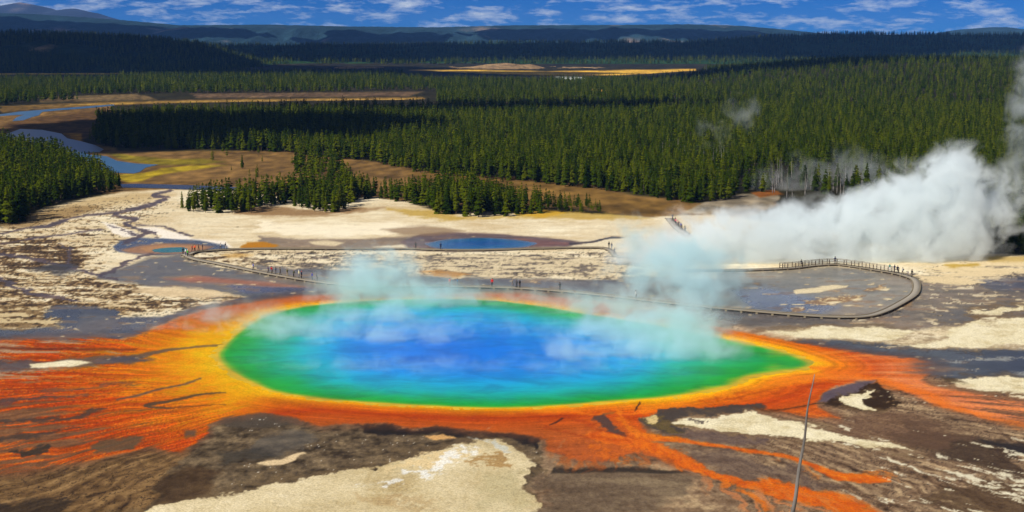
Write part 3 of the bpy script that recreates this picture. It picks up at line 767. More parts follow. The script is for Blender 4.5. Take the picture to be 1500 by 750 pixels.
# ------------------------------------------------------------------ water
def ring_sheet(name, outline, z, rings, colour_of, mat, dens=2.0, grow=0.0):
    P = [site(u, v).xy for u, v in outline]
    # smooth and resample the outline
    pts = []
    n = len(P)
    for i in range(n):
        p0, p1, p2, p3 = P[i - 1], P[i], P[(i + 1) % n], P[(i + 2) % n]
        k = max(2, int((p2 - p1).length / dens))
        for j in range(k):
            t = j / k
            pts.append(0.5 * ((2 * p1) + (p2 - p0) * t + (2 * p0 - 5 * p1 + 4 * p2 - p3) * t * t + (3 * p1 - p0 - 3 * p2 + p3) * t ** 3))
    B = np.array([[p.x, p.y] for p in pts])
    c = B.mean(0)
    B0 = B.copy()
    B = c + (B - c) * (1 + grow / np.linalg.norm(B - c, axis=1, keepdims=True))
    m = len(B)
    s = np.linspace(1, 0.0, rings + 1)[:-1]
    XY = (c[None, None, :] + (B - c)[None, :, :] * s[:, None, None]).reshape(-1, 2)
    verts = np.concatenate([XY, [c]], 0)
    faces = []
    for r in range(rings - 1):
        for i in range(m):
            j = (i + 1) % m
            faces.append((r * m + i, r * m + j, (r + 1) * m + j, (r + 1) * m + i))
    quads = np.array(faces)
    me = bpy.data.meshes.new(name)
    last = (rings - 1) * m
    allf = [tuple(q) for q in quads] + [(last + i, last + (i + 1) % m, len(verts) - 1) for i in range(m)]
    me.from_pydata([(x, y, z) for x, y in verts], [], allf)
    me.shade_smooth()
    if colour_of is not None:
        set_col(me, 'stain', np.clip(colour_of(verts[:, 0], verts[:, 1], B0), 0, .95))
    return new_obj(name, me, None, mat, kind='structure')

def water_mat(name, base=None, rough=.12, spec=.4, bump=.15, scale=.8, k=1.0):
    M = Mat(name)
    pos = M.geo()
    mp = M.node('ShaderNodeMapping'); mp.inputs['Scale'].default_value = (1, 1.8, 1); M.link(pos, mp.inputs['Vector'])
    n = M.noise(scale, 4, .6, mp.outputs[0])
    b = M.attr('stain').outputs['Color'] if base is None else base
    big = M.noise(.12, 6, .68, mp.outputs[0], .6)
    colr = M.mix(1.0, b, M.ramp(big, [(.36, (.60, .66, .74)), (.60, (1, 1, 1))]), 'MULTIPLY') if base is None else base
    M.principled(colr, rough, spec, M.bump(n, bump, .12))
    return M.m

def pool_colour(x, y, B):
    s = np.maximum(poly_sd([tuple(b) for b in B[::2]], x, y), 0)
    u, v = project(x, y)
    k = 1 + 1.7 * sm(860, 1120, u) + .5 * sm(560, 400, u)
    t = s / k + .9 * fbm(x / 5, y / 6, 4, 81) * np.clip(s / 4, 0, 1) * 1.6
    core = np.clip(1 - np.hypot((u - 665) / 360, (v - 517) / 76), 0, 1)
    mot = fbm(x / 4, y / 7, 5, 83, .6)
    t = np.minimum(t, 8.5 + 27 * core + 5 * mot * np.clip(s / 8, 0, 1))
    xs = [0, .35, 1.0, 2.6, 6, 10, 15, 21, 30, 60]
    cs = [(236, 190, 6), (150, 190, 10), (30, 172, 30), (0, 176, 70), (0, 178, 134), (0, 184, 194), (0, 176, 226), (0, 152, 238), (0, 128, 240), (0, 108, 232)]
    C = np.stack([np.interp(t, xs, [c[i] for c in cs]) for i in range(3)], 1)
    return lin(C) * .80
ring_sheet('spring_pool', POOL, -0.012, 64, pool_colour, water_mat('spring_water', rough=.3, spec=.08), 1.0, 1.6)

def lake_colour(x, y, B):
    s = np.maximum(poly_sd([tuple(b) for b in B], x, y), 0)
    cs = [(120, 110, 116), (60, 104, 140), (8, 98, 150), (0, 84, 150)]
    return lin(np.stack([np.interp(s, [0, 1.5, 4, 9], [c[i] for c in cs]) for i in range(3)], 1))
ring_sheet('hot_pool', LAKE, -0.01, 14, lake_colour, water_mat('blue_pool_water', rough=.2, spec=.3), 1.0)
def teal_colour(x, y, B):
    s = np.maximum(poly_sd([tuple(b) for b in B], x, y), 0)
    cs = [(110, 120, 100), (0, 116, 112), (0, 104, 110)]
    return lin(np.stack([np.interp(s, [0, 1.2, 4], [c[i] for c in cs]) for i in range(3)], 1))
ring_sheet('teal_pool', TEAL, -0.01, 10, teal_colour, water_mat('teal_pool_water', rough=.2, spec=.3), 1.0)

RIVER_MAT = water_mat('river_water', (.03, .10, .20, 1), .3, .15, .03, .12)
def flat_sheet(name, outline, z, mat):
    me = bpy.data.meshes.new(name)
    bm = bmesh.new()
    vs = [bm.verts.new((*site(u, v).xy, z)) for u, v in outline]
    f = bm.faces.new(vs)
    bmesh.ops.triangulate(bm, faces=[f])
    bm.normal_update()
    for f in bm.faces:
        if f.normal.z < 0: f.normal_flip()
    bm.to_mesh(me); bm.free()
    return new_obj(name, me, None, mat, kind='structure')
flat_sheet('river', [(30, 189), (62, 190.5), (90, 196), (99, 203), (118, 207), (140, 213), (152, 219), (146, 223), (122, 224), (133, 227), (156, 229), (172, 236), (200, 240), (232, 241.5), (213, 246), (205, 252), (196, 254.5),
                     (162, 253), (120, 250), (80, 240), (40, 228), (0, 214), (0, 200)], .12, RIVER_MAT)
flat_sheet('river_bend', [(-160, 175), (-40, 170), (0, 167.6), (30, 163.5), (60, 161), (100, 158), (140, 155), (166, 153), (168, 154.6), (130, 158.4), (90, 161.5), (62, 164), (57, 169), (46, 172), (34, 176.5), (18, 177.5), (24, 172), (36, 168), (10, 169.5), (-40, 174), (-160, 182)], .12, RIVER_MAT)
flat_sheet('stream', [(172, 270), (200, 269.5), (260, 271), (320, 273), (372, 276), (372, 280), (300, 279), (240, 276.5), (180, 275)], .12,
           water_mat('stream_water', (.008, .014, .035, 1), .25, .2, .05, .25))

# ------------------------------------------------------------------ hills
def hill(name, crest, dist, front, back, col_fn, rough_amp, seed, step_px=5, rows=40, bare=0.0):
    us = np.array([c[0] for c in crest], float); vs = np.array([c[1] for c in crest], float)
    uu = np.arange(us.min(), us.max() + .1, step_px)
    vv = np.interp(uu, us, vs)
    x = (uu - 750) / FPX * dist
    zc = np.array([at(750, v, dist).z for v in vv])
    s = np.concatenate([np.linspace(0, 1, rows), 1 + np.linspace(0, 1, 12)[1:]])
    yy = np.where(s <= 1, dist - front * (1 - s), dist + back * (s - 1))
    prof = np.where(s <= 1, sm(0, 1, s) * .55 + s * .45, 1 - sm(1, 2, s))
    Xg, Yg = np.meshgrid(x, yy)
    Pg = np.repeat(prof[:, None], len(x), 1)
    ridge = fbm(Xg / (front * .22), Yg / (front * .5), 5, seed)
    gul = np.abs(fbm(Xg / (front * .16), Yg / (front * .9), 4, seed + 5))
    Z = (zc[None, :] + 1) * Pg + rough_amp * (ridge - gul * 1.3) * np.sin(np.pi * np.clip(Pg, 0, 1)) - 1.0
    Z = Z + rough_amp * .05 * fbm(Xg / 40, Yg / 60, 3, seed + 9) * (Pg > .1)
    XYZ = np.stack([Xg.ravel(), Yg.ravel(), Z.ravel()], 1)
    me = mesh_np(name, XYZ, grid_faces(len(s), len(uu)))
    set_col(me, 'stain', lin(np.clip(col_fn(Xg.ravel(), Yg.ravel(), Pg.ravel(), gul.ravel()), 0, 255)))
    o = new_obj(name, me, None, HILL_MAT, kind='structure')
    return x, yy, Z, s

Mh = Mat('forested_hill')
pos = Mh.geo()
n1 = Mh.noise(.045, 5, .7, pos)
colr = Mh.mix(1.0, Mh.attr('stain').outputs['Color'], Mh.ramp(n1, [(.3, (.45, .5, .5)), (.65, (1.15, 1.15, 1.1))]), 'MULTIPLY')
Mh.principled(colr, .95, .05, Mh.bump(n1, 1.0, 14))
HILL_MAT = Mh.m

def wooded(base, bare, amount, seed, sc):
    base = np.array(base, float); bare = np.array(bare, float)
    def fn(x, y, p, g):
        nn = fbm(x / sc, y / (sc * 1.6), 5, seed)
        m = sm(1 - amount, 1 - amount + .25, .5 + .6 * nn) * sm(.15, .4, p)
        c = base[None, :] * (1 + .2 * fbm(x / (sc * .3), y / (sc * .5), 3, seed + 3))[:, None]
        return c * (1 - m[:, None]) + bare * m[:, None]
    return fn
HILLS = []  # mountain, ridge and butte: distance haze partly painted into their blued base colours
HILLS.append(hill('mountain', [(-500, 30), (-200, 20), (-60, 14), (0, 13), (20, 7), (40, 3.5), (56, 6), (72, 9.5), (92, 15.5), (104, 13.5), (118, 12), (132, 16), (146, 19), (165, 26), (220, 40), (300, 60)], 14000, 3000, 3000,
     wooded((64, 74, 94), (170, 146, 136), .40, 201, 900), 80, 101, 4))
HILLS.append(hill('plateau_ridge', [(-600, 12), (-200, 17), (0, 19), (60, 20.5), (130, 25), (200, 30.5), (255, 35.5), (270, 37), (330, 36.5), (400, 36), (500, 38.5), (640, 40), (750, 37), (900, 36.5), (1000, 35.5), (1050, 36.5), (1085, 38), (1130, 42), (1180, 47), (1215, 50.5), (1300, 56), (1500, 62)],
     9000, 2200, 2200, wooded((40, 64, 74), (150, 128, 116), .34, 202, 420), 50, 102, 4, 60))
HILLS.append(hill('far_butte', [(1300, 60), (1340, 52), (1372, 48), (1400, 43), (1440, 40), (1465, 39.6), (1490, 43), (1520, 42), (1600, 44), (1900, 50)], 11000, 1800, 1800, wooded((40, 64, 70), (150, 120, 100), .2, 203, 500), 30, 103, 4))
HILLS.append(hill('wooded_bench', [(-600, 64), (-100, 64), (200, 62), (340, 67), (480, 66), (640, 66), (700, 63.5), (800, 62.5), (1000, 62), (1090, 56), (1160, 52), (1230, 50), (1350, 51), (1500, 51.5), (1700, 50), (2100, 50)],
     5200, 1700, 1500, wooded((46, 76, 38), (110, 112, 66), .14, 204, 300), 22, 104, 5, 50))
HILLS.append(hill('wooded_hill', [(-700, 60), (-200, 54), (0, 52), (40, 50), (133, 53.5), (190, 56), (233, 60), (275, 64), (300, 68), (330, 78), (352, 87), (370, 93), (400, 97)],
     3300, 800, 900, wooded((38, 56, 28), (170, 138, 100), .28, 205, 130), 18, 105, 5, 44))
HILLS.append(hill('bare_knoll', [(480, 106), (496, 98), (520, 96.5), (560, 99), (600, 103), (640, 100), (690, 98), (712, 94.5), (742, 92), (765, 95), (778, 94), (800, 100), (840, 98.5), (880, 99), (930, 101.5), (1000, 103)],
     3050, 180, 300, wooded((156, 126, 92), (196, 160, 116), .5, 206, 60), 3, 106, 4, 24))

# ------------------------------------------------------------------ pines
def crown_mat(name, a, b, c):
    M = Mat(name)
    oi = M.node('ShaderNodeObjectInfo')
    n = M.noise(.9, 3, .6)
    f = M.math('ADD', M.math('MULTIPLY', oi.outputs['Random'], .75), M.math('MULTIPLY', n, .35))
    p = M.principled(M.ramp(f, [(.1, a), (.55, b), (1.0, c)]), .9, .0)
    return M.m
CROWN = crown_mat('pine_needles', (.006, .014, .0005), (.029, .046, .0010), (.088, .098, .0026))
BARK = plain('pine_bark', (.11, .085, .06, 1), .9, .1)
DEADBARK = plain('weathered_deadwood', (.22, .20, .18, 1), .9, .1, .5, 2)

def trunk_mesh(name, h, r, top=.9, sides=6, bend=.0, seg=4):
    vs, fs = [], []
    for k in range(seg + 1):
        t = k / seg
        rr = r * (1 - t * .88); z = h * top * t - .3 * (1 - t)
        for i in range(sides):
            a = 2 * math.pi * i / sides
            vs.append((rr * math.cos(a) + bend * math.sin(t * 3), rr * math.sin(a) + bend * t * t, z))
    for k in range(seg):
        for i in range(sides):
            j = (i + 1) % sides
            fs.append((k * sides + i, k * sides + j, (k + 1) * sides + j, (k + 1) * sides + i))
    return mesh_np(name, np.array(vs), np.array(fs))

def crown_mesh(name, h, R, rnd, whorls, per, base=.14, lean=0.0, sub=True):
    """whorls of drooping boughs, each a small folded spray, with gaps between"""
    vs, fs = [], []
    def tri(a, b, c):
        i = len(vs); vs.extend([a, b, c]); fs.append((i, i + 1, i + 2))
    for k in range(whorls):
        t = (k + rnd.random() * .5) / whorls
        z = h * (base + (1 - base) * t)
        rad = R * (1 - t) ** .62 * (.75 + .5 * rnd.random()) + .12
        if t < .12: rad *= .75
        m = max(3, int(per * (1 - .5 * t)))
        a0 = rnd.random() * 6.28
        for i in range(m):
            if rnd.random() < .12: continue
            a = a0 + 6.283 * i / m + rnd.uniform(-.35, .35)
            L = rad * rnd.uniform(.65, 1.2)
            ca, sa = math.cos(a), math.sin(a)
            wid = L * rnd.uniform(.34, .55) + .12
            dz = -L * rnd.uniform(.15, .55) + h * .012
            up = h * rnd.uniform(.015, .045)
            root = (0.05 * ca, .05 * sa, z + up)
            tip = (L * ca, L * sa, z + dz)
            mx, my, mzz = L * .55 * ca, L * .55 * sa, z + dz * .35 + up * .8
            lft = (mx - wid * sa, my + wid * ca, mzz - L * .18)
            rgt = (mx + wid * sa, my - wid * ca, mzz - L * .18)
            top = (mx, my, mzz + wid * .25)
            tri(root, lft, top); tri(root, top, rgt); tri(top, lft, tip); tri(top, tip, rgt)
            if sub and L > .7:
                for q in range(2):
                    b = a + rnd.uniform(-.5, .5); l2 = L * rnd.uniform(.5, .95); zz = z + dz * rnd.uniform(.2, .9) - .1
                    c1, s1 = math.cos(b), math.sin(b); w2 = wid * .55
                    tri((l2 * .6 * c1, l2 * .6 * s1, zz + .25), (l2 * c1 - w2 * s1, l2 * s1 + w2 * c1, zz - .2), (l2 * 1.1 * c1 + w2 * s1, l2 * 1.1 * s1 - w2 * c1, zz - .15))
    for i in range(4):
        a = i * 1.57 + .4
        tri((0, 0, h * 1.02), (.28 * math.cos(a), .28 * math.sin(a), h * .9), (.28 * math.cos(a + 1.6), .28 * math.sin(a + 1.6), h * .9))
    me = mesh_np(name, np.array(vs), np.array(fs), smooth=False)
    return me

rnd = random.Random(3)
NEAR = []
for k in range(7):
    h = 10.0
    R = (1.5, 1.75, 1.25, 2.0, 1.55, 2.2, 1.4)[k]
    c = crown_mesh('pine_crown', h, R, rnd, (15, 16, 17, 14, 18, 13, 16)[k], 8, (.10, .06, .16, .05, .12, .04, .2)[k]); c.materials.append(CROWN)
    t = trunk_mesh('pine_trunk', h, .16); t.materials.append(BARK)
    NEAR.append((t, c))
FAR = []
for k in range(5):
    c = crown_mesh('far_pine_crown', 10.0, (1.8, 2.1, 1.5, 2.3, 1.7)[k], rnd, 9, 6, (.12, .1, .3, .15, .34)[k], sub=False); c.materials.append(CROWN)
    t = trunk_mesh('far_pine_trunk', 10.0, .15, sides=4, seg=2); t.materials.append(BARK)
    FAR.append((t, c))

# stands: outline of the tree feet on the survey sheet (level ground), spacing, height range
STANDS = [
    ('river', [(-140, 335), (0, 329), (34, 326), (40, 314), (80, 298), (120, 287), (174, 279), (176, 268), (150, 256), (110, 246), (70, 236), (20, 222), (-140, 214)], 3.4, (8.5, 13)),
    ('grove', [(268, 306), (276, 312), (330, 313), (378, 313), (384, 304), (420, 300), (450, 309), (480, 313), (510, 306), (520, 294), (545, 290), (580, 296), (612, 300), (640, 314), (690, 318), (760, 316), (820, 311), (892, 314), (890, 306),
               (820, 298), (760, 293), (700, 289), (650, 284), (600, 287), (560, 287), (530, 282), (505, 276), (460, 281), (425, 289), (390, 292), (350, 294), (300, 296)], 3.3, (7, 11.5)),
    ('grove', [(428, 250), (446, 262), (470, 262), (500, 280), (520, 276), (500, 250), (470, 243), (440, 240)], 5.0, (7, 11)),
    ('meadow', [(300, 262), (420, 256), (440, 270), (520, 262), (640, 276), (760, 288), (700, 296), (560, 282), (420, 276), (320, 276)], 19.0, (3, 8)),
    ('meadow', [(280, 222), (420, 226), (420, 242), (300, 240)], 26.0, (3, 7)),
    ('forest', [(128, 206), (150, 214), (185, 217), (300, 219), (420, 223), (440, 229), (480, 232), (540, 236), (580, 245), (620, 254), (700, 261), (770, 266), (830, 273), (900, 281), (960, 291), (1010, 300), (1060, 294), (1090, 286), (1150, 275),
                (1200, 282), (1260, 300), (1330, 330), (1400, 352), (1460, 374), (1500, 374), (1700, 384), (2000, 384), (2000, 112), (1060, 112), (1000, 118), (900, 124), (640, 128), (640, 158), (420, 162), (250, 168), (140, 174), (150, 190)], 0, (5.5, 11)),
    ('back', [(-200, 146), (60, 141), (230, 137), (420, 136), (600, 133), (900, 133), (960, 122), (800, 121), (620, 118), (560, 113), (300, 112), (180, 113), (170, 117), (-200, 118)], 0, (8, 12)),
    ('back', [(200, 111.5), (590, 112), (590, 108), (200, 106)], 0, (8, 12)),
    ('back', [(1030, 112), (1100, 112), (1500, 112), (1500, 101), (1040, 103)], 0, (8, 12)),
    ('back', [(-200, 172), (0, 154), (60, 149), (120, 147), (60, 143), (-200, 150)], 0, (9, 14)),
]
trees = []          # x, y, height, stand
def scatter(outline, sp, hr, stand, seed):
    r = np.random.default_rng(seed)
    P = [site(u, v).xy for u, v in outline]
    x0, x1 = min(p.x for p in P), max(p.x for p in P); y0, y1 = min(p.y for p in P), max(p.y for p in P)
    bands = [(y0, y1, sp)] if sp else [(y0, 760, 3.7), (760, 1100, 4.8), (1100, 1600, 7.5), (1600, 2300, 10.5), (2300, 3400, 14)]
    for (a, b, s) in bands:
        a, b = max(a, y0), min(b, y1)
        if b <= a: continue
        gx = np.arange(max(x0, -.47 * b), min(x1, .47 * b), s); gy = np.arange(a, b, s)
        if len(gx) == 0 or len(gy) == 0: continue
        GX, GY = np.meshgrid(gx, gy)
        GX = (GX + r.uniform(-.5, .5, GX.shape) * s).ravel(); GY = (GY + r.uniform(-.5, .5, GY.shape) * s).ravel()
        uu, vv = project(GX, GY)
        wob = 2.2 * fbm(GX / 18, GY / 18, 3, 301)
        k = (poly_sd(outline, uu, vv) > wob * (1 if GY.mean() < 900 else .15)) & (np.abs(GX) < .45 * GY + 10)
        if stand == 'forest':
            open_ = fbm(GX / 45, GY / 70, 3, 311)
            k &= open_ < .62
            k &= ~((uu > 1080) & (uu < 1350) & (GY < 640) & (r.random(len(uu)) < .72))
        GX, GY = GX[k], GY[k]
        hh = (hr[0] + (hr[1] - hr[0]) * r.beta(2.2, 1.8, len(GX))) * (1 + .30 * fbm(GX / 30, GY / 40, 3, 305))
        if stand == 'river':
            hh *= np.interp(project(GX, GY)[0], [0, 90, 130, 175], [1.0, 1.0, .82, .62])
        if stand == 'grove' and sp < 4:
            hh *= np.interp(project(GX, GY)[0], [270, 330, 440, 500, 580, 640, 690, 760, 830, 890], [.62, .8, .95, .85, .85, .95, 1.02, .75, .52, .42])
        for q in range(len(GX)): trees.append((GX[q], GY[q], hh[q], stand))
for i, (stand, outline, sp, hr) in enumerate(STANDS):
    scatter(outline, sp, hr, stand, 400 + i)
# a handful of lone trees that stand out on the meadow
for u, v, h in ((355, 247, 6.5), (339, 250, 2.5), (428, 240, 4.5), (267, 305, 6.0), (571, 246, 5), (596, 247, 4), (128, 288, 5), (160, 281, 4.5), (455, 243, 7), (488, 246, 8)):
    p = site(u, v); trees.append((p.x, p.y, h, 'lone'))
TX = np.array([t[0] for t in trees]); TY = np.array([t[1] for t in trees]); TH = np.array([t[2] for t in trees]); TS = np.array([t[3] for t in trees])
TZ = terrain(TX, TY)
# keep trees out of the water
uu, vv = project(TX, TY)
TU, TV = project(TX, TY, TZ)
inframe = (TU > -8) & (TU < 1508)
# the 300 trees that show largest: the front rows that nothing hides, by height over distance
size = TH / TY
hidden = np.zeros(len(TX), bool)
order_all = np.argsort(TY)
cols = {}
rank = np.zeros(len(TX))
for i in order_all:
    if not inframe[i]: rank[i] = -1; continue
    c0 = int(TU[i] // 7)
    foot = TV[i]; top = foot - TH[i] * FPX / TY[i]
    cover = cols.get(c0, 1e9)
    vis = min(foot, cover) - top
    rank[i] = vis if TY[i] < 760 else vis * .9
    cols[c0] = min(cover, top)
pick = np.argsort(-rank)[:300]
is_near = np.zeros(len(TX), bool); is_near[pick] = True
LAB = {
    'river': ('dark green lodgepole pine in the dense stand beside the winding river', 'pines of the stand beside the river'),
    'grove': ('green lodgepole pine in the long grove edging the pale mineral flat', 'pines of the grove edging the mineral flat'),
    'meadow': ('small pine standing apart on the brown meadow before the big forest', 'small pines scattered on the brown meadow'),
    'lone': ('small pine standing apart on the brown meadow before the big forest', 'small pines scattered on the brown meadow'),
    'forest': ('tall lodgepole pine in the broad forest beyond the meadow', 'pines of the broad forest'),
    'back': ('tall lodgepole pine in the far wood by the yellow meadow', 'pines of the far wood'),
}
r2 = random.Random(5)
for i in pick:
    t, c = NEAR[r2.randrange(len(NEAR))]
    lab, grp = LAB[TS[i]]
    if TS[i] == 'forest':
        where = 'edging the meadow by the river' if TU[i] < 440 else ('rising behind the long grove' if TU[i] < 900 else ('above the visitors below the forest' if TU[i] < 1100 else 'close behind the steam plume'))
        size_ = 'tall' if TH[i] > 10.5 else ('slim' if TH[i] > 9 else 'low')
        lab = '%s dark green pine of the broad forest %s' % (size_, where); grp = '%s forest pines %s' % (size_, where)
    elif TS[i] in ('grove', 'river'):
        size_ = 'tall' if TH[i] > (8 if TS[i] == 'grove' else 11) else ('slim' if TH[i] > (6 if TS[i] == 'grove' else 9.5) else 'low')
        lab = size_ + ' ' + lab; grp = size_ + ' ' + grp
    e = empty('pine_tree', (TX[i], TY[i], TZ[i] - .05), r2.random() * 6.28, label=lab, category='tree', group=grp)
    s = TH[i] / 10.0; w = s * r2.uniform(.85, 1.2)
    e.scale = (w, w, s)
    for nm, me in (('trunk', t), ('crown', c)):
        o = bpy.data.objects.new(nm, me); COL.objects.link(o); o.parent = e

# five forest trees whose meshes the mass of the forest repeats
rest = np.nonzero(~is_near)[0]
far_in = [i for i in rest if TS[i] == 'forest' and 640 < TY[i] < 900 and inframe[i] and abs(TX[i]) < 150][:5]
SRC = []
for k, i in enumerate(far_in):
    t, c = FAR[k]
    e = empty('pine_tree', (TX[i], TY[i], TZ[i]), 0, label=LAB['forest'][0], category='tree', group=LAB['forest'][1])
    e.scale = (TH[i] / 10,) * 3
    pr = []
    for nm, me in (('trunk', t), ('crown', c)):
        o = bpy.data.objects.new(nm, me); COL.objects.link(o); o.parent = e; pr.append(o)
    SRC.append(pr)
rest = np.array([i for i in rest if i not in set(far_in)])

def forest_mass(name, x, y, z, h, seed, variants=(0, 1, 2, 3, 4)):
    r = np.random.default_rng(seed)
    me = bpy.data.meshes.new(name)
    me.vertices.add(len(x)); me.vertices.foreach_set('co', np.stack([x, y, z], 1).astype(np.float32).ravel())
    s = h / 10.0; w = s * r.uniform(.85, 1.25, len(x))
    sc = me.attributes.new('tree_scale', 'FLOAT_VECTOR', 'POINT'); sc.data.foreach_set('vector', np.stack([w, w, s], 1).astype(np.float32).ravel())
    ro = me.attributes.new('tree_turn', 'FLOAT_VECTOR', 'POINT'); ro.data.foreach_set('vector', np.stack([r.normal(0, .02, len(x)), r.normal(0, .02, len(x)), r.uniform(0, 6.28, len(x))], 1).astype(np.float32).ravel())
    kd = me.attributes.new('tree_kind', 'INT', 'POINT'); kd.data.foreach_set('value', r.choice(variants, len(x)).astype(np.int32))
    o = new_obj(name, me, None, None, kind='stuff')
    ng = bpy.data.node_groups.new(name, 'GeometryNodeTree')
    ng.interface.new_socket('Geometry', in_out='INPUT', socket_type='NodeSocketGeometry')
    ng.interface.new_socket('Geometry', in_out='OUTPUT', socket_type='NodeSocketGeometry')
    N, L = ng.nodes, ng.links
    gi, go = N.new('NodeGroupInput'), N.new('NodeGroupOutput')
    m2p = N.new('GeometryNodeMeshToPoints'); L.new(gi.outputs[0], m2p.inputs['Mesh'])
    def named(nm, dt):
        a = N.new('GeometryNodeInputNamedAttribute'); a.data_type = dt; a.inputs['Name'].default_value = nm
        return a.outputs['Attribute']
    a_s, a_r, a_k = named('tree_scale', 'FLOAT_VECTOR'), named('tree_turn', 'FLOAT_VECTOR'), named('tree_kind', 'INT')
    e2r = N.new('FunctionNodeEulerToRotation'); L.new(a_r, e2r.inputs[0])
    jn = N.new('GeometryNodeJoinGeometry')
    for k in variants:
        cmp_ = N.new('FunctionNodeCompare'); cmp_.data_type = 'INT'; cmp_.operation = 'EQUAL'
        ins = [s_ for s_ in cmp_.inputs if s_.enabled and s_.type == 'INT']
        L.new(a_k, ins[0]); ins[1].default_value = k
        for ob in SRC[k]:
            oi = N.new('GeometryNodeObjectInfo'); oi.transform_space = 'ORIGINAL'
            oi.inputs['Object'].default_value = ob; oi.inputs['As Instance'].default_value = True
            ip = N.new('GeometryNodeInstanceOnPoints')
            L.new(m2p.outputs[0], ip.inputs['Points']); L.new(cmp_.outputs[0], ip.inputs['Selection'])
            L.new(oi.outputs['Geometry'], ip.inputs['Instance'])
            L.new(e2r.outputs[0], ip.inputs['Rotation']); L.new(a_s, ip.inputs['Scale'])
            L.new(ip.outputs[0], jn.inputs[0])
    L.new(jn.outputs[0], go.inputs[0])
    md = o.modifiers.new('trees', 'NODES'); md.node_group = ng
    return o
forest_mass('forest', TX[rest], TY[rest], TZ[rest] - .05, TH[rest], 77)

# trees on the nearer hills and on the bench
def hill_trees(h, n, seed, smin, hr):
    x, yy, Z, s = h
    r = np.random.default_rng(seed)
    fi = r.uniform(0, len(x) - 1.001, n); fj = r.uniform(0, len(yy) - 1.001, n)
    i = fi.astype(int); j = fj.astype(int); a = fi - i; b = fj - j
    px = x[i] * (1 - a) + x[np.minimum(i + 1, len(x) - 1)] * a
    py = yy[j] * (1 - b) + yy[j + 1] * b
    pz = (Z[j, i] * (1 - a) + Z[j, i + 1] * a) * (1 - b) + (Z[j + 1, i] * (1 - a) + Z[j + 1, i + 1] * a) * b
    k = (s[j] > smin) & (s[j] < 1.25) & (np.abs(px) < .5 * py) & (fbm(px / 160, py / 220, 3, seed) < .35)
    return px[k], py[k], pz[k] - .3, r.uniform(hr[0], hr[1], k.sum())
ht = [hill_trees(HILLS[4], 26000, 501, .0, (10, 17)), hill_trees(HILLS[3], 42000, 502, .0, (10, 18))]
hx, hy, hz, hh = (np.concatenate([h[i] for h in ht]) for i in range(4))
forest_mass('hill_forest', hx, hy, hz, hh, 78, (0, 1, 3))

# bare grey trunks left by the old fire, behind the plume
def snag_mesh(name, h, r, rn):
    bm = bmesh.new()
    def limb(p0, p1, r0, r1, sides=5):
        d = (p1 - p0); q = d.to_track_quat('Z', 'Y').to_matrix().to_4x4()
        bmesh.ops.create_cone(bm, cap_ends=True, segments=sides, radius1=r0, radius2=r1, depth=d.length, matrix=Matrix.Translation((p0 + p1) / 2) @ q)
    pts = [Vector((0, 0, -.3))]
    for k in range(1, 6):
        pts.append(Vector((rn.uniform(-.08, .08) * k * h * .02, rn.uniform(-.08, .08) * k * h * .02, h * k / 5)))
    for k in range(5):
        limb(pts[k], pts[k + 1], r * (1 - k * .18), r * (1 - (k + 1) * .18))
    for k in range(9):
        z = h * rn.uniform(.35, .95); a = rn.random() * 6.28; L = rn.uniform(.3, 1.1)
        limb(Vector((0, 0, z)), Vector((L * math.cos(a), L * math.sin(a), z + rn.uniform(-.2, .3))), r * .22, r * .08, 3)
    me = bpy.data.meshes.new(name); bm.to_mesh(me); bm.free(); me.shade_smooth()
    me.materials.append(DEADBARK)
    return me
SN = [snag_mesh('dead_trunk', 10, .17, r2) for _ in range(4)]
for k in range(46):
    if k < 34: u, v = r2.uniform(1120, 1345), r2.uniform(262, 290)
    elif k < 40: u, v = r2.uniform(1030, 1062), r2.uniform(238, 252)
    else: u, v = r2.uniform(960, 1015), r2.uniform(225, 240)
    p = site(u, v)
    o = new_obj('dead_tree', SN[k % 4], None, None, label='bare grey dead trunk standing among pines behind the steam', category='dead tree', group='bare grey dead trunks behind the steam')
    o.location = (p.x, p.y, float(terrain(p.x, p.y))); o.rotation_euler = (r2.uniform(-.05, .05), r2.uniform(-.05, .05), r2.random() * 6.28)
    s = r2.uniform(.75, 1.25); o.scale = (1, 1, s)

# ------------------------------------------------------------------ boardwalks
WOOD = plain('weathered_boardwalk_wood', (.30, .265, .215, 1), .85, .15, .3, 2.0)
WOOD_L = plain('pale_kerb_timber', (.26, .21, .13, 1), .85, .15, .25, 1.5)
WOOD_D = plain('dark_support_timber', (.075, .052, .034, 1), .9, .1, .3, 2.0)
def resample(P, step):
    out = [P[0].copy()]; acc = 0
    for a, b in zip(P[:-1], P[1:]):
        L = (b - a).length; d = step - acc
        while d <= L:
            out.append(a.lerp(b, d / L)); d += step
        acc = L - (d - step)
    out.append(P[-1].copy())
    return out
def smooth_line(px):
    P = [site(u, v) for u, v in px]
    out = []
    n = len(P)
    for i in range(n - 1):
        p0, p1, p2, p3 = P[max(i - 1, 0)], P[i], P[i + 1], P[min(i + 2, n - 1)]
        for j in range(6):
            t = j / 6
            out.append(0.5 * ((2 * p1) + (p2 - p0) * t + (2 * p0 - 5 * p1 + 4 * p2 - p3) * t * t + (3 * p1 - p0 - 3 * p2 + p3) * t ** 3))
    out.append(P[-1])
    return resample(out, 1.2)
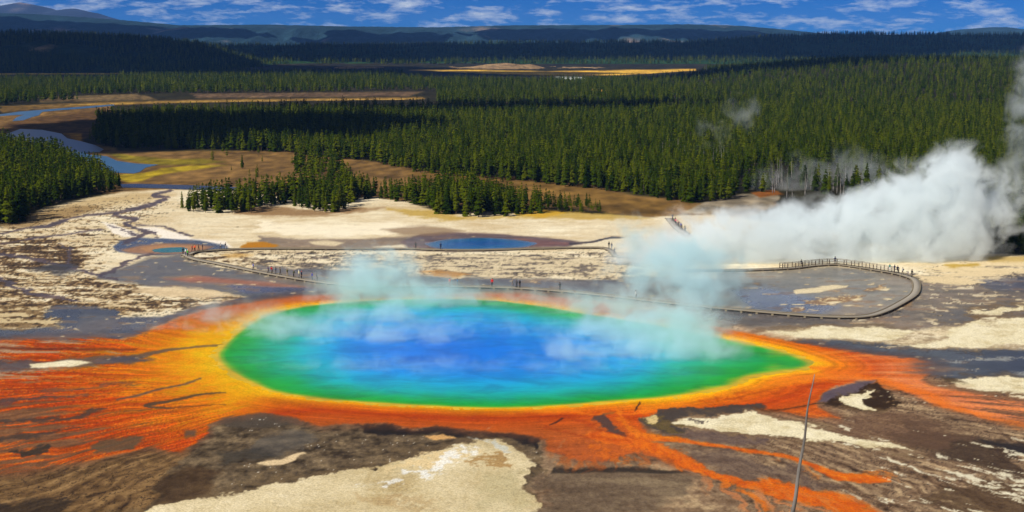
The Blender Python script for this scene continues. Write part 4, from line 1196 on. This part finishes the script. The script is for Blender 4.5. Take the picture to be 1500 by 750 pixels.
def strip(name, P, off, wid, z0, z1, parent, mat, anchor):
    vs, fs = [], []
    for i, p in enumerate(P):
        d = (P[min(i + 1, len(P) - 1)] - P[max(i - 1, 0)]).normalized(); nrm = Vector((-d.y, d.x, 0))
        a = p + nrm * (off - wid / 2) - anchor; b = p + nrm * (off + wid / 2) - anchor
        vs += [(a.x, a.y, z0), (b.x, b.y, z0), (b.x, b.y, z1), (a.x, a.y, z1)]
    for i in range(len(P) - 1):
        k = i * 4
        for e in range(4):
            f = (e + 1) % 4
            fs.append((k + e, k + f, k + 4 + f, k + 4 + e))
    e = (len(P) - 1) * 4
    fs += [(3, 2, 1, 0), (e, e + 1, e + 2, e + 3)]
    me = mesh_np(name, np.array(vs), np.array(fs), smooth=False)
    return new_obj(name, me, parent, mat)
def box_mesh(name, sx, sy, sz, mat):
    bm = bmesh.new(); bmesh.ops.create_cube(bm, size=1.0)
    bmesh.ops.scale(bm, vec=(sx, sy, sz), verts=bm.verts)
    bmesh.ops.bevel(bm, geom=bm.edges[:], offset=min(sx, sy, sz) * .12, segments=1, affect='EDGES')
    me = bpy.data.meshes.new(name); bm.to_mesh(me); bm.free(); me.materials.append(mat)
    return me
SUPPORT = box_mesh('support', .28, 2.0, .40, WOOD_D)
BLOCK = box_mesh('support_block', .5, .12, .32, WOOD_L)
POST = box_mesh('post', .16, .16, 1.36, WOOD_D)
DECK_Z = .42
def boardwalk(label, px, width=2.3, every=3.4, rails=None):
    P = smooth_line(px)
    anchor = P[len(P) // 2].copy()
    root = empty('boardwalk', anchor, 0, label=label, category='boardwalk')
    strip('deck', P, 0, width, DECK_Z - .10, DECK_Z, root, WOOD, anchor)
    strip('kerb', P, width / 2 - .09, .15, DECK_Z + .004, DECK_Z + .11, root, WOOD_L, anchor)
    strip('kerb', P, -width / 2 + .09, .15, DECK_Z + .004, DECK_Z + .11, root, WOOD_L, anchor)
    strip('fascia', P, width / 2 - .16, .10, DECK_Z - .27, DECK_Z - .104, root, WOOD_D, anchor)
    strip('fascia', P, -width / 2 + .16, .10, DECK_Z - .27, DECK_Z - .104, root, WOOD_D, anchor)
    S = resample(P, every)
    for i, p in enumerate(S):
        d = (S[min(i + 1, len(S) - 1)] - S[max(i - 1, 0)]).normalized()
        o = bpy.data.objects.new('support', SUPPORT); COL.objects.link(o); o.parent = root
        o.location = (p.x - anchor.x, p.y - anchor.y, -.06); o.rotation_euler = (0, 0, math.atan2(d.y, d.x))
        nrm = Vector((-d.y, d.x, 0))
        for sgn in (-1, 1):
            q = p + nrm * (width / 2 + .02) * sgn - anchor
            o = bpy.data.objects.new('support_block', BLOCK); COL.objects.link(o); o.parent = root
            o.location = (q.x, q.y, .10); o.rotation_euler = (0, 0, math.atan2(d.y, d.x))
    if rails:
        Q = [p for p in P if rails(p)]
        for sgn in (-1, 1):
            for zz in (.60, 1.22):
                strip('handrail', Q, sgn * (width / 2 - .25), .10, DECK_Z + zz, DECK_Z + zz + .13, root, WOOD, anchor)
            for p_i, p in enumerate(resample(Q, 2.3)):
                R = resample(Q, 2.3)
                d = (R[min(p_i + 1, len(R) - 1)] - R[max(p_i - 1, 0)]).normalized(); nrm = Vector((-d.y, d.x, 0))
                q = p + nrm * sgn * (width / 2 - .25) - anchor
                o = bpy.data.objects.new('post', POST); COL.objects.link(o); o.parent = root
                o.location = (q.x, q.y, DECK_Z + .672); o.rotation_euler = (0, 0, math.atan2(d.y, d.x))
    return root, P
LOOP = [(270, 374), (285, 381), (320, 388), (380, 400), (430, 409), (470, 415), (510, 419), (570, 421), (640, 421), (700, 422), (760, 424), (830, 429), (890, 435), (950, 442), (1030, 451), (1105, 458), (1160, 462.5), (1205, 465.5), (1240, 466.5), (1272, 465),
        (1296, 458), (1318, 447), (1338, 434), (1343, 422), (1340, 412), (1330, 407), (1312, 402), (1285, 397.5), (1250, 392), (1222, 389), (1190, 391), (1160, 394.5), (1110, 397), (1060, 398), (1000, 398)]
def railed(p):
    u, v = project(p.x, p.y)
    return 1140 < u < 1318 and v < 404
loop_root, LOOP_P = boardwalk('long wooden boardwalk looping past the great spring, railed beside the steam', LOOP, 1.9, 3.4, railed)
BACK = [(278, 374), (288, 370.5), (310, 368.5), (345, 366.6), (400, 365.6), (470, 365.8), (540, 366.4), (600, 366), (640, 367.5), (700, 368), (790, 365.6), (850, 364.5), (885, 365), (897, 371), (903, 377), (930, 379), (1000, 378)]
back_root, BACK_P = boardwalk('low wooden boardwalk crossing the pale flat past the small blue pool', BACK, 1.5, 3.4)
FARW = [(980, 321), (986, 328), (992, 335), (1000, 341), (1008, 347)]
far_root, FAR_P = boardwalk('short steep stretch of boardwalk crowded with visitors below the forest', FARW, 2.6, 4.0)

# ------------------------------------------------------------------ people
def body_mesh(name, pose):
    """one continuous skinned figure 1.72 m tall"""
    st, ar, lean = pose
    J = {'pel': (0, 0, .95), 'belly': (0, lean * .1, 1.12), 'chest': (0, lean * .22, 1.34), 'neck': (0, lean * .3, 1.48), 'head': (0, lean * .34 + .02, 1.60), 'crown': (0, lean * .34 + .01, 1.70),
         'hl': (-.10, 0, .90), 'kl': (-.11, st * .5 + .03, .49), 'al': (-.11, st * .62 - .02, .07), 'tl': (-.12, st * .62 + .16, .035),
         'hr': (.10, 0, .90), 'kr': (.11, -st * .4 + .03, .49), 'ar': (.11, -st * .62 - .02, .07), 'tr': (.12, -st * .62 + .16, .035),
         'sl': (-.19, lean * .24, 1.40), 'el': (-.25, lean * .2 - ar * .2, 1.13), 'wl': (-.22, lean * .2 + abs(ar) * .35, .93 + abs(ar) * .25), 'fl': (-.21, lean * .2 + abs(ar) * .5, .84 + abs(ar) * .3),
         'sr': (.19, lean * .24, 1.40), 'er': (.25, lean * .2 + ar * .2, 1.13), 'wr': (.22, lean * .2 + .12 + ar * .3, .93 + ar * .35), 'fr': (.21, lean * .2 + .15 + ar * .4, .85 + ar * .42)}
    R = {'pel': .155, 'belly': .135, 'chest': .155, 'neck': .06, 'head': .10, 'crown': .075, 'hl': .10, 'kl': .068, 'al': .05, 'tl': .042, 'hr': .10, 'kr': .068, 'ar': .05, 'tr': .042,
         'sl': .075, 'el': .052, 'wl': .038, 'fl': .034, 'sr': .075, 'er': .052, 'wr': .038, 'fr': .034}
    E = [('pel', 'belly'), ('belly', 'chest'), ('chest', 'neck'), ('neck', 'head'), ('head', 'crown'), ('pel', 'hl'), ('hl', 'kl'), ('kl', 'al'), ('al', 'tl'), ('pel', 'hr'), ('hr', 'kr'), ('kr', 'ar'), ('ar', 'tr'),
         ('chest', 'sl'), ('sl', 'el'), ('el', 'wl'), ('wl', 'fl'), ('chest', 'sr'), ('sr', 'er'), ('er', 'wr'), ('wr', 'fr')]
    keys = list(J)
    me = bpy.data.meshes.new(name + '_joints')
    me.from_pydata([J[k] for k in keys], [(keys.index(a), keys.index(b)) for a, b in E], [])
    o = bpy.data.objects.new(name + '_joints', me); COL.objects.link(o)
    o.modifiers.new('skin', 'SKIN')
    if not me.skin_vertices: me.attributes.new('x', 'FLOAT', 'POINT')
    for i, k in enumerate(keys):
        d = me.skin_vertices[0].data[i]; d.radius = (R[k], R[k] * (.72 if k in ('chest', 'belly', 'pel') else 1)); d.use_root = (k == 'pel')
    sb = o.modifiers.new('sub', 'SUBSURF'); sb.levels = 1
    dg = bpy.context.evaluated_depsgraph_get()
    out = bpy.data.meshes.new_from_object(o.evaluated_get(dg))
    out.name = name
    bpy.data.objects.remove(o); bpy.data.meshes.remove(me)
    idx = []
    for p in out.polygons:
        c = p.center
        if c.z > 1.49: k = 0
        elif abs(c.x) > .17 and c.z < .98 + abs(ar) * .25: k = 0
        elif c.z > .96 or (abs(c.x) > .185 and c.z > .8): k = 1
        elif c.z < .09: k = 3
        else: k = 2
        idx.append(k)
    out.polygons.foreach_set('material_index', idx); out.shade_smooth()
    return out
POSES = [body_mesh('standing_body', (.0, .1, .0)), body_mesh('walking_body', (.30, .25, .05)), body_mesh('looking_body', (.06, .9, .03)), body_mesh('leaning_body', (.1, .5, .5))]
LEANS = [0, .05, .03, .5]
def hair_mesh():
    bm = bmesh.new(); bmesh.ops.create_uvsphere(bm, u_segments=10, v_segments=7, radius=.125)
    for v in bm.verts:
        if v.co.y > .045 and v.co.z < .03: v.co.y = .045
        if v.co.z < -.06: v.co.z = -.06
        v.co.y -= .018
    me = bpy.data.meshes.new('hair'); bm.to_mesh(me); bm.free(); me.shade_smooth(); return me
HAIR = hair_mesh()
def pack_mesh():
    bm = bmesh.new(); bmesh.ops.create_cube(bm, size=1)
    bmesh.ops.scale(bm, vec=(.30, .17, .44), verts=bm.verts); bmesh.ops.bevel(bm, geom=bm.edges[:], offset=.05, segments=2, affect='EDGES')
    me = bpy.data.meshes.new('backpack'); bm.to_mesh(me); bm.free(); me.shade_smooth(); return me
PACK = pack_mesh()
_cm = {}
def cloth(c):
    if c not in _cm: _cm[c] = plain('cloth_%02x%02x%02x' % c, rgb(c), .85, .15, .15, 6)
    return _cm[c]
SKIN = plain('skin', (.48, .29, .20, 1), .6, .3, .08, 8)
SHOE = plain('shoe_leather', (.03, .028, .026, 1), .7, .2, .2, 8)
HAIRC = {'dark': plain('dark_hair', (.03, .02, .014, 1), .7), 'fair': plain('fair_hair', (.30, .20, .09, 1), .7), 'white': plain('white_hat', (.8, .78, .72, 1), .8), 'red': plain('red_hat', (.6, .04, .03, 1), .8)}
def nearest_on(P, u, v):
    q = site(u, v)
    best = min(range(len(P)), key=lambda i: (P[i].x - q.x) ** 2 + ((P[i].y - q.y) * .5) ** 2)
    return P[best]
def person(label, u, v, top, legs, pose, turn, line, hair='dark', size=1.0, pack=None, cat='person'):
    q = site(u, v); p = nearest_on(line, u, v)
    # keep inside the deck's width
    d = Vector((q.x - p.x, q.y - p.y, 0))
    if d.length > .7: d = d.normalized() * .7
    x, y = p.x + d.x, p.y + d.y
    e = empty('person', (x, y, DECK_Z + .0), turn, label=label, category=cat)
    e.scale = (size * 1.07,) * 3
    me = POSES[pose].copy()
    for m in (SKIN, cloth(top), cloth(legs), SHOE): me.materials.append(m)
    new_obj('body', me, e)
    hm = HAIR.copy(); hm.materials.append(HAIRC[hair])
    h = new_obj('hair' if hair in ('dark', 'fair') else 'hat', hm, e); h.location = (0, LEANS[pose] * .34 + .01, 1.645)
    if pack:
        pm = PACK.copy(); pm.materials.append(cloth(pack)); b = new_obj('backpack', pm, e); b.location = (0, LEANS[pose] * .2 - .20, 1.24)
    return e
NAVY, BLK, GRY, RED, ORG, WHT, GRN, BLU, OLV, KHK, TEALC, SKY, PNK, DEN = (26, 34, 70), (24, 24, 28), (120, 122, 126), (196, 24, 34), (226, 84, 44), (232, 232, 230), (66, 168, 60), (40, 74, 176), (110, 108, 62), (170, 150, 112), (20, 120, 110), (110, 170, 214), (224, 90, 120), (46, 62, 96)
PEOPLE = [
    ('person in navy jacket where the two boardwalks meet', 267, 375, NAVY, BLK, 0, .4, LOOP_P, 'dark', 1, None),
    ('person in white top where the two boardwalks meet', 272, 376, WHT, DEN, 0, 2.0, LOOP_P, 'dark', 1, None),
    ('person in bright green jacket where the two boardwalks meet', 275, 378, GRN, BLK, 2, -.6, LOOP_P, 'white', 1, None),
    ('person in red jacket beside the teal pool', 281, 371, RED, DEN, 1, 1.3, BACK_P, 'fair', 1, None),
    ('person in orange jacket beside the teal pool', 286, 370, ORG, BLK, 0, 2.6, BACK_P, 'dark', 1, None),
    ('person in charcoal coat beside the teal pool', 292, 369.5, (50, 52, 60), BLK, 1, 1.5, BACK_P, 'dark', 1, None),
    ('person in black coat beside the teal pool', 297, 369, BLK, DEN, 0, -1.2, BACK_P, 'dark', 1, None),
    ('person in pale grey top on the low boardwalk, past the teal pool', 323.5, 367.5, (190, 190, 190), BLK, 1, 1.5, BACK_P, 'dark', 1, None),
    ('person in dark clothes on the low boardwalk, past the teal pool', 331, 367, BLK, (200, 196, 186), 0, -1.5, BACK_P, 'dark', 1, BLK),
    ('person in dark blue jacket walking alone on the looping boardwalk', 371, 398, BLU, NAVY, 1, -1.2, LOOP_P, 'dark', 1, None),
    ('person in purple jacket at the head of the strolling group', 393, 402.5, (70, 50, 96), BLK, 1, -1.2, LOOP_P, 'dark', 1, None),
    ('person in red jacket with backpack in the strolling group', 398.5, 403.5, RED, BLK, 1, -1.3, LOOP_P, 'dark', 1.05, RED),
    ('person in grey blue jacket in the strolling group', 404, 404, (112, 128, 140), GRY, 0, 1.0, LOOP_P, 'dark', 1, None),
    ('person in brown jacket in the strolling group', 410.5, 405, (92, 84, 56), BLK, 1, -1.2, LOOP_P, 'dark', 1.03, None),
    ('person in olive jacket in the strolling group', 421, 407, OLV, KHK, 2, .4, LOOP_P, 'fair', 1, None),
    ('person in dark olive jacket with backpack in the strolling group', 430.5, 408.5, (70, 74, 50), BLK, 0, 2.4, LOOP_P, 'dark', .95, OLV),
    ('person in cream jacket in the strolling group', 438, 409.5, (226, 214, 160), GRY, 1, -1.2, LOOP_P, 'white', 1.05, None),
    ('person in navy coat in the strolling group', 442, 410.5, NAVY, BLK, 0, 1.2, LOOP_P, 'red', 1, None),
    ('person in royal blue jacket trailing the strolling group', 457.5, 413, (38, 44, 150), NAVY, 0, 2.2, LOOP_P, 'dark', 1.05, None),
    ('person in slate coat trailing the strolling group', 464.5, 414, (76, 80, 92), BLK, 3, 1.2, LOOP_P, 'dark', 1, None),
    ('person in dark coat on the low boardwalk before the small blue pool', 609, 366.5, (60, 58, 58), BLK, 0, .3, BACK_P, 'dark', 1, None),
    ('person in dark blue jacket at the edge of the small blue pool', 645.5, 367.5, (36, 50, 90), BLK, 0, .1, BACK_P, 'dark', 1, None),
    ('person in orange red jacket on the boardwalk behind the great spring', 659, 421, (226, 74, 50), (150, 80, 70), 0, .2, LOOP_P, 'dark', 1, None),
    ('person in light blue jacket on the boardwalk behind the great spring', 670, 421, SKY, (120, 160, 180), 0, 1.4, LOOP_P, 'dark', .95, None),
    ('person in bright red jacket on the boardwalk behind the great spring', 721, 422.5, (206, 20, 24), BLK, 0, 3.0, LOOP_P, 'dark', 1.08, None),
    ('person in grey coat on the boardwalk behind the great spring', 751, 423.5, (110, 104, 98), GRY, 1, 1.4, LOOP_P, 'fair', 1, None),
    ('person in charcoal jacket on the boardwalk behind the great spring', 757, 423.8, (64, 64, 66), BLK, 0, -.6, LOOP_P, 'dark', 1, None),
    ('person in black jacket on the boardwalk behind the great spring', 761.5, 424, BLK, BLK, 0, .6, LOOP_P, 'dark', 1, None),
    ('person in dark coat alone in thin mist behind the great spring', 820, 428, (48, 52, 60), BLK, 0, .2, LOOP_P, 'dark', 1.05, None),
    ('person in white jacket in the mist behind the great spring', 932, 440, WHT, GRY, 3, .9, LOOP_P, 'dark', 1, None),
    ('person in dark jacket at the bend of the low boardwalk', 892, 366, BLK, BLK, 0, .4, BACK_P, 'dark', 1.05, None),
    ('person in charcoal jacket at the bend of the low boardwalk', 897, 367.5, (58, 60, 64), GRY, 0, 2.4, BACK_P, 'dark', 1.05, None),
    ('person in grey jacket beyond the bend of the low boardwalk', 900, 375, GRY, BLK, 1, .4, BACK_P, 'dark', 1, None),
    ('person in dark jacket leaning on the railing by the steam', 1174, 393, (50, 54, 62), BLK, 3, .2, LOOP_P, 'dark', 1, None),
    ('person in navy jacket standing tall at the crest of the railed boardwalk', 1223, 389.5, (30, 48, 84), (40, 50, 70), 0, .3, LOOP_P, 'dark', 1.1, None),
    ('person in teal jacket at the end of the railing', 1303, 400, TEALC, WHT, 2, -.4, LOOP_P, 'dark', 1, None),
    ('person in dark navy coat past the end of the railing', 1310, 401.5, NAVY, NAVY, 0, .5, LOOP_P, 'dark', 1.06, None),
    ('person in black navy coat past the end of the railing', 1314.5, 402.8, (18, 22, 44), BLK, 0, 2.8, LOOP_P, 'dark', 1.06, None),
    ('person in pale grey jacket past the end of the railing', 1322, 405, (160, 166, 170), BLK, 1, 1.2, LOOP_P, 'dark', 1, BLK),
    ('child in violet jacket where the boardwalk turns', 1330, 407, (64, 50, 110), NAVY, 0, 1.6, LOOP_P, 'dark', .68, None),
    ('person in black coat where the boardwalk turns', 1335.5, 408.5, BLK, BLK, 1, -1.2, LOOP_P, 'dark', 1.06, None),
]
crowd = [('navy', NAVY), ('grey', GRY), ('dark green', (34, 66, 50)), ('pink', PNK), ('crimson', (190, 20, 60)), ('charcoal', (60, 60, 64)), ('blue', BLU), ('black', BLK), ('olive', OLV), ('slate', (90, 100, 116))]
for k, (nm, c) in enumerate(crowd):
    t = k / (len(crowd) - 1)
    PEOPLE.append(('person in %s jacket in the crowd below the forest' % nm, 984 + 21 * t + (-1) ** k * 1.2, 324 + 19 * t, c, BLK, k % 3, k * 1.1, FAR_P, 'dark', 1, None))
for row in PEOPLE:
    person(row[0], row[1], row[2], row[3], row[4], row[5], row[6], row[7], row[8], row[9], row[10], 'child' if row[0].startswith('child') else 'person')

# ------------------------------------------------------------------ the thin snag on the camera's own hillside
def foreground_snag():
    Y = 46.0
    p_top = at(1193, 548, Y + 1.0); p_low = at(1160, 752, Y)
    d = (p_top - p_low)
    base = p_low - d.normalized() * 1.0
    gz = float(terrain(base.x, base.y))
    while base.z > gz + .0:
        base = base - d.normalized() * .2; gz = float(terrain(base.x, base.y))
    base = base - d.normalized() * .3
    L = (p_top - base).length
    rn = random.Random(12)
    e = empty('dead_tree', base, 0, label='thin leaning bare grey trunk rising before the orange runoff', category='dead tree')
    dirv = d.normalized()
    side = dirv.cross(Vector((0, 1, 0))).normalized()
    fwd = side.cross(dirv)
    vs, fs = [], []
    seg, sides = 44, 8
    def centre(t):
        return dirv * (L * t) + side * (.025 * math.sin(t * 9) + .02 * math.sin(t * 23 + 1)) * min(1, t * 3) 
    for k in range(seg + 1):
        t = k / seg
        r = .088 * (1 - t) ** .8 + .010 + .006 * rn.random()
        c = centre(t)
        for i in range(sides):
            a = 6.283 * i / sides
            rr = r * (1 + .12 * math.sin(a * 3 + t * 14))
            q = c + side * rr * math.cos(a) + fwd * rr * math.sin(a)
            vs.append(tuple(q))
    for k in range(seg):
        for i in range(sides):
            j = (i + 1) % sides
            fs.append((k * sides + i, k * sides + j, (k + 1) * sides + j, (k + 1) * sides + i))
    M = Mat('grey_snag_bark')
    n = M.noise(14, 5, .7); n2 = M.noise(2.2, 3, .6)
    M.principled(M.mix(M.math('MULTIPLY', n, n2), (.05, .045, .042, 1), (.44, .40, .37, 1)), .9, .1, M.bump(n, .8, .02))
    new_obj('trunk', mesh_np('trunk', np.array(vs), np.array(fs)), e, M.m)
    for k in range(16):
        t = rn.uniform(.35, .985); c = centre(t); a = rn.random() * 6.28; l = rn.uniform(.05, .16) * (1.3 - t)
        dv = (side * math.cos(a) + fwd * math.sin(a) + dirv * rn.uniform(.2, .8)).normalized()
        bm = bmesh.new()
        bmesh.ops.create_cone(bm, cap_ends=True, segments=5, radius1=.013, radius2=.004, depth=l + .06, matrix=Matrix.Translation(c + dv * (l + .06) / 2) @ dv.to_track_quat('Z', 'Y').to_matrix().to_4x4())
        me = bpy.data.meshes.new('branch_stub'); bm.to_mesh(me); bm.free()
        new_obj('branch_stub', me, e, M.m)
foreground_snag()

# ------------------------------------------------------------------ steam
def steam(name, blobs, density, nscale, cut, seed=0.0, soft=.35, detail=5, tint=(.93, .985, 1.0), drift=(0, 0, 0), step=None):
    """blobs: (u, v, depth, radius in px across, radius up, radius along the view in metres, weight)"""
    W = []
    for (u, v, Y, ru, rv, ry, w) in blobs:
        c = at(u, v, Y); k = Y / FPX
        W.append((c, Vector((ru * k, ry, rv * k)), w))
    lo = Vector([min(c[i] - r[i] for c, r, w in W) for i in range(3)]); hi = Vector([max(c[i] + r[i] for c, r, w in W) for i in range(3)])
    lo.z = max(lo.z, .15)
    cen = (lo + hi) / 2
    me = bpy.data.meshes.new(name)
    bm = bmesh.new(); bmesh.ops.create_cube(bm, size=1); bmesh.ops.scale(bm, vec=hi - lo, verts=bm.verts); bm.to_mesh(me); bm.free()
    o = new_obj(name, me, None, None, kind='stuff'); o.location = cen
    M = Mat(name + '_vapour')
    pos = M.geo()
    acc = None
    for (c, r, w) in W:
        s = M.node('ShaderNodeVectorMath', operation='SUBTRACT'); M.link(pos, s.inputs[0]); s.inputs[1].default_value = c
        d = M.node('ShaderNodeVectorMath', operation='DIVIDE'); M.link(s.outputs[0], d.inputs[0]); d.inputs[1].default_value = r
        ln = M.node('ShaderNodeVectorMath', operation='LENGTH'); M.link(d.outputs[0], ln.inputs[0])
        f = M.math('MULTIPLY', M.math('SUBTRACT', 1.0, ln.outputs['Value'], clamp=True), w)
        acc = f if acc is None else M.math('ADD', acc, f)
    sh = M.math('MINIMUM', acc, 1.0)
    mp = M.node('ShaderNodeMapping'); mp.inputs['Location'].default_value = (seed, seed * 1.7, seed * .6); mp.inputs['Rotation'].default_value = drift
    M.link(pos, mp.inputs['Vector'])
    n = M.noise(nscale, detail, .62, mp.outputs[0], .6)
    # cauliflower edges: erode the body by the noise
    q = M.math('SUBTRACT', M.math('ADD', sh, M.math('MULTIPLY', n, 4.2)), 2.1 + cut)
    q = M.math('MULTIPLY', M.math('DIVIDE', q, soft, clamp=True), M.math('SMOOTH_MIN', M.math('MULTIPLY', sh, 1.5), 1.0, .3))
    den = M.math('MULTIPLY', q, density)
    pv = M.node('ShaderNodeVolumePrincipled')
    pv.inputs['Color'].default_value = (*tint, 1); pv.inputs['Anisotropy'].default_value = 0.0
    M.link(den, pv.inputs['Density'])
    M.link(pv.outputs[0], M.out.inputs['Volume'])
    me.materials.append(M.m)
    return o
MIST = (.74, .965, 1.0)  # cyan light thrown up by the pool, put into the vapour's own colour
if True:
    steam('steam_plume', [(1402, 256, 368, 64, 60, 9, 1.5), (1350, 298, 368, 100, 78, 11, 1.6), (1290, 332, 366, 110, 74, 11, 1.8), (1405, 330, 368, 90, 84, 11, 1.6), (1210, 345, 364, 120, 70, 10, 1.8), (1120, 350, 364, 115, 66, 9, 1.6),
                          (1040, 362, 362, 120, 74, 9, 1.5), (1330, 378, 363, 130, 56, 8, 1.8), (1180, 390, 361, 170, 44, 7, 1.8), (1470, 300, 372, 66, 96, 9, .8), (965, 392, 358, 110, 66, 8, 1.3)],
          .30, .15, .34, 3.0, .6)
    steam('spring_mist', [(985, 475, 284, 110, 60, 11, 1.0), (1012, 430, 302, 70, 75, 10, 1.2), (985, 385, 320, 85, 66, 10, 1.2), (930, 355, 335, 66, 54, 9, .9), (935, 410, 312, 80, 64, 10, 1.0), (1055, 450, 296, 60, 66, 9, .7), (1045, 395, 322, 90, 66, 10, 1.1),
                          (930, 495, 266, 170, 60, 12, 1.3), (1010, 520, 252, 130, 60, 11, 1.4), (870, 530, 250, 140, 50, 11, 1.1), (890, 455, 290, 120, 50, 11, 1.1), (1000, 480, 272, 90, 70, 11, 1.2)],
          .20, .19, .28, 9.0, .9, tint=MIST)
    steam('spring_mist', [(600, 445, 300, 120, 44, 11, 1.0), (560, 415, 310, 85, 56, 10, 1.2), (532, 388, 318, 60, 50, 9, 1.1), (592, 382, 318, 52, 42, 9, .9), (495, 425, 306, 70, 48, 10, 1.0), (660, 432, 304, 100, 38, 10, .9), (540, 470, 284, 140, 54, 11, 1.0),
                          (470, 500, 266, 130, 54, 11, .9), (620, 500, 264, 140, 50, 11, .8), (400, 490, 272, 110, 60, 10, 1.0), (345, 478, 284, 120, 56, 10, 1.0), (250, 495, 274, 120, 36, 8, .6)],
          .19, .19, .28, 17.0, .9, tint=MIST)
    steam('spring_mist', [(760, 442, 304, 160, 44, 11, 1.0), (860, 450, 296, 150, 44, 11, 1.0), (760, 490, 274, 300, 44, 12, .8), (700, 545, 240, 300, 36, 10, .75), (500, 540, 242, 240, 36, 10, .75), (900, 555, 238, 180, 34, 9, .7)],
          .08, .24, .34, 27.0, .9, tint=MIST)
    steam('forest_vapour', [(1240, 250, 560, 120, 48, 12, 1.3), (1150, 270, 540, 90, 48, 12, 1.2), (1045, 205, 640, 40, 54, 10, 1.1), (1090, 165, 700, 46, 44, 12, 1.0)], .04, .11, .48, 31.0, .8)
    steam('edge_plume', [(1500, 170, 480, 40, 120, 8, 1.1), (1485, 240, 470, 46, 90, 8, .9), (1525, 120, 480, 50, 90, 8, 1.1)], .07, .13, .46, 41.0, .7)

# ------------------------------------------------------------------ broken cumulus overhead (their shade lies on the hills and woods)
CLOUD_MAT = plain('cloud_white', (.82, .83, .85, 1), 1.0, .0, .04, .01)
def cloud(cx, cy, rx, ry, alt, seed):
    off = alt / math.tan(SUN_EL)
    ox, oy = cx + SUN_AZ_VEC.x * off, cy + SUN_AZ_VEC.y * off
    bm = bmesh.new(); bmesh.ops.create_icosphere(bm, subdivisions=5, radius=1.0)
    co = np.array([v.co[:] for v in bm.verts])
    r = 1 + .42 * fbm(co[:, 0] * 1.6 + seed, co[:, 1] * 1.6 + co[:, 2] * 1.1, 4, seed) + .18 * np.abs(fbm(co[:, 0] * 5 + seed, co[:, 1] * 5 + co[:, 2] * 4, 3, seed + 2))
    for v, k in zip(bm.verts, r):
        v.co *= k; v.co.z = max(v.co.z, -.12)
        v.co.x *= rx; v.co.y *= ry; v.co.z *= min(rx, ry) * .45
    me = bpy.data.meshes.new('cloud'); bm.to_mesh(me); bm.free(); me.shade_smooth()
    o = new_obj('cloud', me, None, CLOUD_MAT, kind='stuff'); o.location = (ox, oy, alt)
CL_ALT = 900
for i, (cx, cy, rx, ry) in enumerate(((-215, 880, 150, 130), (-300, 2480, 520, 210), (430, 2050, 220, 200), (-900, 2900, 700, 480), (300, 4500, 1900, 620), (-1700, 4700, 700, 500), (1500, 4900, 700, 420),
                                      (-2500, 8300, 900, 500), (-700, 8000, 420, 500), (250, 8300, 500, 420), (1250, 8200, 380, 400), (-30, 1160, 190, 70))):
    cloud(cx, cy, rx, ry, CL_ALT, 600 + i * 13)

# ------------------------------------------------------------------ the air
def haze():
    me = bpy.data.meshes.new('haze')
    bm = bmesh.new(); bmesh.ops.create_cube(bm, size=1)
    lo, hi = Vector((-30500, -1200, -2.5)), Vector((30500, 28000, 560))
    bmesh.ops.scale(bm, vec=hi - lo, verts=bm.verts); bmesh.ops.translate(bm, vec=(lo + hi) / 2, verts=bm.verts)
    bm.to_mesh(me); bm.free()
    M = Mat('haze_air')
    pv = M.node('ShaderNodeVolumePrincipled')
    pv.inputs['Color'].default_value = (.17, .42, 1.0, 1); pv.inputs['Density'].default_value = 3.0e-5; pv.inputs['Anisotropy'].default_value = 0.0
    M.link(pv.outputs[0], M.out.inputs['Volume'])
    new_obj('haze', me, None, M.m, kind='stuff')
haze()
